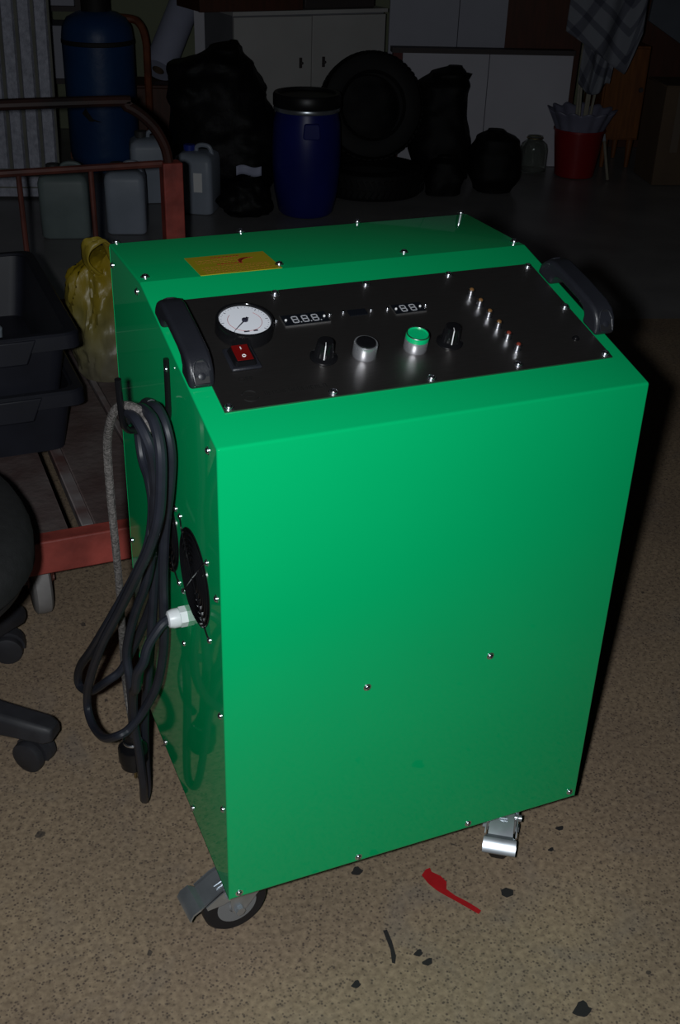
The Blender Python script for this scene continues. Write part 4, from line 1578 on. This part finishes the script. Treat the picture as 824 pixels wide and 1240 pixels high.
# --- blue barrel
bc = room(0.352, 3.640)
bar = thing('plastic_barrel', bc, 'dark blue plastic barrel with a black lid and metal clamp ring', 'barrel')
mb = MB()
mb.lathe([(0.100, 0.0), (0.112, 0.012), (0.130, 0.10), (0.1375, 0.20), (0.1375, 0.27), (0.133, 0.36), (0.124, 0.395), (0.124, 0.415)], c=bc, seg=48)
mb.build('body', 'barrel_blue', bar)
mb = MB()
mb.lathe([(0.126, 0.402), (0.131, 0.404), (0.133, 0.411), (0.131, 0.418), (0.126, 0.420)], c=bc, seg=48, cap=False)
mb.build('clamp_ring', 'zinc', bar)
mb = MB()
mb.lathe([(0.1335, 0.421), (0.135, 0.424), (0.135, 0.462), (0.130, 0.470), (0.117, 0.470), (0.112, 0.460), (0.05, 0.460)], c=bc, seg=48)
mb.build('lid', 'barrel_lid', bar)
mb = MB(rmat(0.352, 3.640))
mb.prism(arc_profile([(-0.035, 0.315), (0.035, 0.315), (0.030, 0.375), (-0.030, 0.375)], 0.012), lambda a, b, d: (a + 0.01, d + 0.11 * 0 - 0.0, b), -0.142, -0.120)
mb.build('moulded_grip', 'barrel_blue', bar, bevel=(0.004, 2))

# --- tyres
def tyre(name, c, axis, R, wd, lab):
    o = thing(name, Vector((c.x, c.y, c.z)), lab, 'tyre', 'black tyres in the corner')
    mb = MB()
    prof = [(R * .60, -wd * .36), (R * .66, -wd * .46), (R * .82, -wd * .5), (R * .95, -wd * .44), (R * .995, -wd * .30), (R, 0), (R * .995, wd * .30), (R * .95, wd * .44), (R * .82, wd * .5),
            (R * .66, wd * .46), (R * .60, wd * .36), (R * .63, wd * .30), (R * .78, wd * .30), (R * .9, 0), (R * .78, -wd * .30), (R * .63, -wd * .30), (R * .60, -wd * .36)]
    mb.lathe(prof, c=c, axis=axis, seg=56, cap=False)
    mb.build('carcass', 'tyre_rubber', o)
    mb = MB()
    Q = Vector(axis).normalized().to_track_quat('Z', 'Y').to_matrix()
    for k in range(56):
        a = 2 * PI * k / 56
        for s_ in (-1, 1):
            Rm = Q @ Matrix.Rotation(a, 3, 'Z') @ Matrix.Rotation(0.5 * s_, 3, 'X')
            mb.box(Vector(c) + Q @ Vector((R * .998 * math.cos(a), R * .998 * math.sin(a), s_ * wd * .17)), (0.010, 0.016, wd * .28), Rm)
    tr = mb.build('tread', 'tyre_rubber', o)
    tr['kind'] = 'stuff'
    return o


tyre('tyre', room(0.66, 4.00, 0.060), Vector((0.0, 0, 1)), 0.235, 0.118, 'black tyre lying flat on the floor')
tyre('tyre', room(0.665, 4.12, 0.334), -RN * 0.95 + Vector((0, 0, 0.25)) + RE * 0.05, 0.222, 0.14, 'black tyre propped upright on the lying tyre')

# --- black bags
def bag(name, p, q, sections, lab, cat='bag', amp=0.02, freq=7, seed=0, mt='bag_black', knot=None):
    t = thing(name, room(p, q), lab, cat, 'black bags along the wall')
    mb = bag_loft(sections, amp=amp, freq=freq, seed=seed, M=rmat(p, q), seg=64, sub=9)
    mb.build('film', mt, t, angle=75)
    if knot:
        mb = MB(rmat(p, q))
        a, b, z = knot
        mb.lathe([(0.020, -0.02), (0.014, 0.0), (0.022, 0.015), (0.030, 0.03), (0.012, 0.034)], c=(a, b, z), seg=10)
        mb.build('tied_neck', mt, t)
    return t


bag('refuse_bag', 0.02, 3.98, [(0.001, -0.20, 0.20, -0.16, 0.16), (0.12, -0.20, 0.235, -0.20, 0.18), (0.28, -0.205, 0.225, -0.20, 0.18), (0.42, -0.215, 0.185, -0.16, 0.16),
                               (0.52, -0.205, 0.125, -0.12, 0.12), (0.58, -0.03, 0.085, -0.07, 0.07), (0.615, 0.03, 0.065, -0.02, 0.02)],
    'large crumpled black refuse bag between the paper roll and the blue barrel', amp=0.026, seed=1)
bag('refuse_bag', 0.062, 3.655, [(0.001, -0.04, 0.14, -0.10, 0.08), (0.05, -0.06, 0.15, -0.12, 0.09), (0.11, -0.03, 0.13, -0.09, 0.07), (0.15, 0.03, 0.10, -0.04, 0.03)],
    'small flattened black bag on the floor left of the blue barrel', amp=0.024, freq=12, seed=4)
bag('refuse_bag', 1.025, 4.30, [(0.001, -0.12, 0.12, -0.13, 0.13), (0.14, -0.155, 0.135, -0.16, 0.15), (0.28, -0.125, 0.105, -0.13, 0.13), (0.40, -0.125, 0.100, -0.12, 0.12), (0.452, -0.07, 0.085, -0.08, 0.08), (0.482, 0.01, 0.07, -0.03, 0.03)],
    'tall black bag standing right of the tyres', amp=0.014, seed=7, mt='bag_matte', knot=(0.085, -0.02, 0.425))
bag('refuse_bag', 0.665, 4.40, [(0.001, -0.14, 0.14, -0.10, 0.10), (0.15, -0.19, 0.19, -0.12, 0.13), (0.32, -0.18, 0.18, -0.11, 0.12), (0.45, -0.13, 0.13, -0.08, 0.09), (0.51, -0.05, 0.05, -0.03, 0.03)],
    'black bag behind the upright tyre, seen through its opening', amp=0.012, seed=21, mt='bag_matte')
bag('refuse_bag', 1.220, 4.05, [(0.001, -0.08, 0.08, -0.09, 0.09), (0.07, -0.112, 0.118, -0.12, 0.11), (0.15, -0.112, 0.118, -0.11, 0.11), (0.22, -0.085, 0.095, -0.09, 0.09), (0.26, -0.035, 0.035, -0.04, 0.04)],
    'round black bundle next to the glass jar', cat='bundle', amp=0.008, seed=9, mt='bag_matte')
bag('refuse_bag', 1.00, 3.975, [(0.001, -0.09, 0.06, -0.07, 0.07), (0.06, -0.10, 0.07, -0.08, 0.08), (0.13, -0.08, 0.05, -0.06, 0.06), (0.16, -0.04, 0.04, -0.02, 0.02)],
    'low black bundle lying in front of the tall black bag', cat='bundle', amp=0.012, seed=12, mt='bag_matte')
mb = MB(rmat(0.120, 3.62, 0.172))
mb.grid(lambda u, v: (-0.05 + 0.10 * u, -0.012 + 0.01 * math.sin(5 * u), -0.018 + 0.036 * v + 0.004 * math.sin(7 * u)), 10, 3)
pp = mb.build('paper_scrap', 'paper_white', loc=room(0.120, 3.61, 0.155))
md = pp.modifiers.new('thickness', 'SOLIDIFY')
md.thickness = 0.002
tag(pp, 'scrap of white paper resting on the small black bag', 'paper')

# --- glass jar
jc = room(1.495, 4.400)
jar = thing('glass_jar', jc, 'clear glass jar standing between the black bundle and the red bucket', 'jar')
mb = MB()
mb.lathe([(0.052, 0.001), (0.064, 0.004), (0.067, 0.015), (0.067, 0.105), (0.060, 0.130), (0.040, 0.146), (0.036, 0.152), (0.036, 0.166),
          (0.033, 0.166), (0.033, 0.152), (0.037, 0.144), (0.056, 0.128), (0.063, 0.104), (0.063, 0.016), (0.05, 0.008)], c=jc, seg=40)
mb.build('glass', 'clear_glass', jar)
mb = MB()
mb.torus(jc + Vector((0, 0, 0.158)), 0.0372, 0.003, 32, 6)
mb.build('neck_ring', 'brass', jar)

# --- red bucket with liner and sticks
kc = room(1.685, 4.335)
bk = thing('red_bucket', kc, 'red plastic bucket with a grey flared liner', 'bucket')
mb = MB()
mb.lathe([(0.088, 0.0), (0.092, 0.004), (0.116, 0.205), (0.121, 0.207), (0.121, 0.216), (0.113, 0.216), (0.089, 0.008), (0.05, 0.007)], c=kc, seg=44)
mb.build('body', 'bucket_red', bk)
mb = MB()


def liner(u, v):
    a = 2 * PI * u
    z = 0.205 + 0.095 * v
    r = 0.108 + 0.045 * v ** 1.2 + 0.008 * (0.3 + .7 * v) * math.cos(13 * a)
    return (kc.x + r * math.cos(a), kc.y + r * math.sin(a), z + 0.006 * v * math.cos(13 * a))


mb.grid(liner, 156, 8, closed_u=True)
ln = mb.build('liner', 'liner', bk, angle=80)
md = ln.modifiers.new('thickness', 'SOLIDIFY')
md.thickness = 0.003
for k, (dx, dy, tx, ty, hh) in enumerate(((-0.02, -0.05, -0.035, -0.02, 0.59), (0.0, -0.06, 0.012, -0.045, 0.60), (0.03, -0.03, 0.07, 0.0, 0.58), (-0.04, 0.0, -0.02, 0.04, 0.57))):
    b0 = kc + Vector((dx * .4, dy * .4, 0.010))
    b1 = kc + RE * tx + RN * ty + Vector((0, 0, hh))
    d_ = (b1 - b0)
    t = thing('wooden_stick', b0, ['leftmost pale stick standing in the red bucket', 'middle pale flat stick standing in the red bucket', 'right-leaning pale stick standing in the red bucket',
                                   'pale stick at the back of the red bucket'][k], 'stick', 'sticks in the red bucket')
    q_ = d_.to_track_quat('Z', 'Y').to_matrix()
    mb = MB()
    mb.box(b0 + d_ * .49, (0.022 if k == 1 else 0.013, 0.010, d_.length * .97), q_)
    mb.build('shaft', 'stick_cream', t, bevel=(0.002, 1))
    mb = MB()
    mb.box(b0 + d_ * .985, (0.018 if k == 1 else 0.011, 0.008, d_.length * .03), q_)
    mb.build('tip', 'stick_cream', t)

# --- orange cupboard on tapered legs
oc_ = rmat(1.97, 4.62)
oc = thing('orange_cupboard', room(1.97, 4.62), 'orange-brown wooden cupboard on short tapered legs behind the bucket', 'cupboard')
mb = MB(oc_)
mb.bounds((-0.150, -0.14, 0.135), (0.055, 0.14, 0.56))
mb.build('carcass', 'orange_wood', oc, bevel=(0.003, 1))
mb = MB(oc_)
mb.bounds((-0.142, -0.152, 0.145), (0.047, -0.1405, 0.55))
dr = mb.build('door', 'orange_wood', oc, bevel=(0.002, 1))
mb = MB(oc_)
mb.lathe([(0.006, 0), (0.006, 0.012), (0.012, 0.016), (0.010, 0.024)], c=(0.025, -0.152, 0.37), axis=(0, -1, 0), seg=14)
mb.build('knob', 'edge_dark', dr)
for x in (-0.095, 0.030):
    for y in (-0.105, 0.105):
        mb = MB(oc_)
        mb.lathe([(0.010, 0), (0.018, 0.135)], c=(x, y, 0), seg=14)
        mb.build('leg', 'orange_wood', oc)

# --- pale rods on the floor beside the bucket
for p0, p1, lab in (((1.815, 4.22), (1.835, 4.42), 'short pale rod leaning beside the red bucket'),):
    a_, b_ = room(*p0, 0.008), room(*p1, 0.17)
    t = thing('rod', a_, lab, 'rod')
    mb = MB()
    mb.tube([a_, a_ * .15 + b_ * .85], 0.007, 8)
    mb.build('shaft', 'stick_cream', t)
    mb = MB()
    mb.tube([a_ * .15 + b_ * .85, b_], 0.008, 8)
    mb.build('tip', 'pale_plastic', t)

# --- cardboard box and leaning dark board at the right
cb = thing('cardboard_box', room(2.19, 4.26), 'dull brown cardboard box at the right edge of the frame', 'box')
M = rmat(2.19, 4.26)
mb = MB(M)
mb.bounds((-0.19, -0.12, 0.0), (0.25, 0.14, 0.435))
mb.build('box_body', 'cardboard', cb, bevel=(0.003, 1))
mb = MB(M)
mb.bounds((-0.13, -0.1215, 0.15), (-0.095, -0.1195, 0.436))
mb.build('tape_strip', 'tape', cb)
for x0, x1 in ((-0.188, 0.028), (0.032, 0.248)):
    mb = MB(M)
    mb.bounds((x0, -0.118, 0.4355), (x1, 0.138, 0.439))
    mb.build('flap', 'cardboard', cb)
M = rmat(2.02, 4.30, 0.44)
mb = MB(M)
mb.prism([(-0.14, 0.26), (0.16, 0.09), (0.26, 0.002), (0.34, 0.002), (0.36, 0.66), (-0.10, 0.66)], lambda a, b, d: (a, d + b * 0.05, b), -0.14, -0.12)
tag(mb.build('slate_board', 'board_slate', loc=room(2.29, 4.18, 0.442)), 'dark slate grey board tilted on top of the cardboard box', 'board')

mb = MB(rmat(2.62, 4.98))  # plain dark board, added to darken the wall beside the cupboard
mb.bounds((-0.62, 0, 0), (0.55, 0.03, 1.9))
tag(mb.build('dark_filler_board', 'wood_brown', loc=room(2.62, 4.98)), 'dark brown board added to darken the wall behind the orange cupboard', 'door leaf')

# --- checked cloth over a line
def cloth(u, v):
    # u across, v from the line (0) down to the hem (1)
    p = 1.525 + 0.315 * u - 0.018 * v * (1 - u)
    hem = 0.655 - 0.17 * min(1, u / 0.84) + (0.17 * max(0, (u - 0.84) / 0.16))
    h = 1.15 * (1 - v) + hem * v
    q = 4.12 + 0.022 * math.sin(9 * u + 1.5 * v) * (0.3 + .7 * v) + 0.012 * math.sin(17 * u + 3 * v)
    return room(p, q, h)


def cloth_under(u, v):
    p = 1.60 + 0.19 * u + 0.03 * (1 - v) - 0.05 * u * v
    hem = 0.44 - 0.05 * math.sin(PI * min(1, u * 1.1))
    h = 1.14 * (1 - v) + hem * v
    q = 4.165 + 0.016 * math.sin(14 * u + 2 * v)
    return room(p, q, h)


mb = MB()
NU, NV = 48, 40
mb.grid(cloth, NU, NV)
cl = mb.build('checked_cloth', 'check_cloth', loc=room(1.64, 4.12, 0.40), angle=80)
mb = MB()
mb.grid(cloth_under, NU, NV)
cu_ = mb.build('under_layer', 'check_cloth', cl, angle=80)
for ob_ in (cl, cu_):
    uv = ob_.data.uv_layers.new(name='UVMap')
    vi = [0] * len(ob_.data.loops)
    ob_.data.loops.foreach_get('vertex_index', vi)
    for li, k in enumerate(vi):
        i, j = k % (NU + 1), k // (NU + 1)
        u, v = i / NU, j / NV
        a_, b_ = u * 1.0, v * 2.1
        uv.data[li].uv = (a_ * .93 + b_ * .36, -a_ * .36 + b_ * .93)
    md = ob_.modifiers.new('thickness', 'SOLIDIFY')
    md.thickness = 0.003
tag(cl, 'grey checked cloth hanging above the red bucket', 'cloth')
mb = MB()
mb.tube(crom([room(1.20, 5.29, 1.30), room(1.45, 4.55, 1.175), room(1.50, 4.145, 1.156), room(1.86, 4.145, 1.156), room(3.0, 4.4, 1.20), room(4.155, 4.7, 1.30)], 8), 0.004, 6)
tag(mb.build('clothes_line', 'edge_dark', loc=room(1.64, 4.12, 1.15)), 'dark line the checked cloth hangs from', 'line')
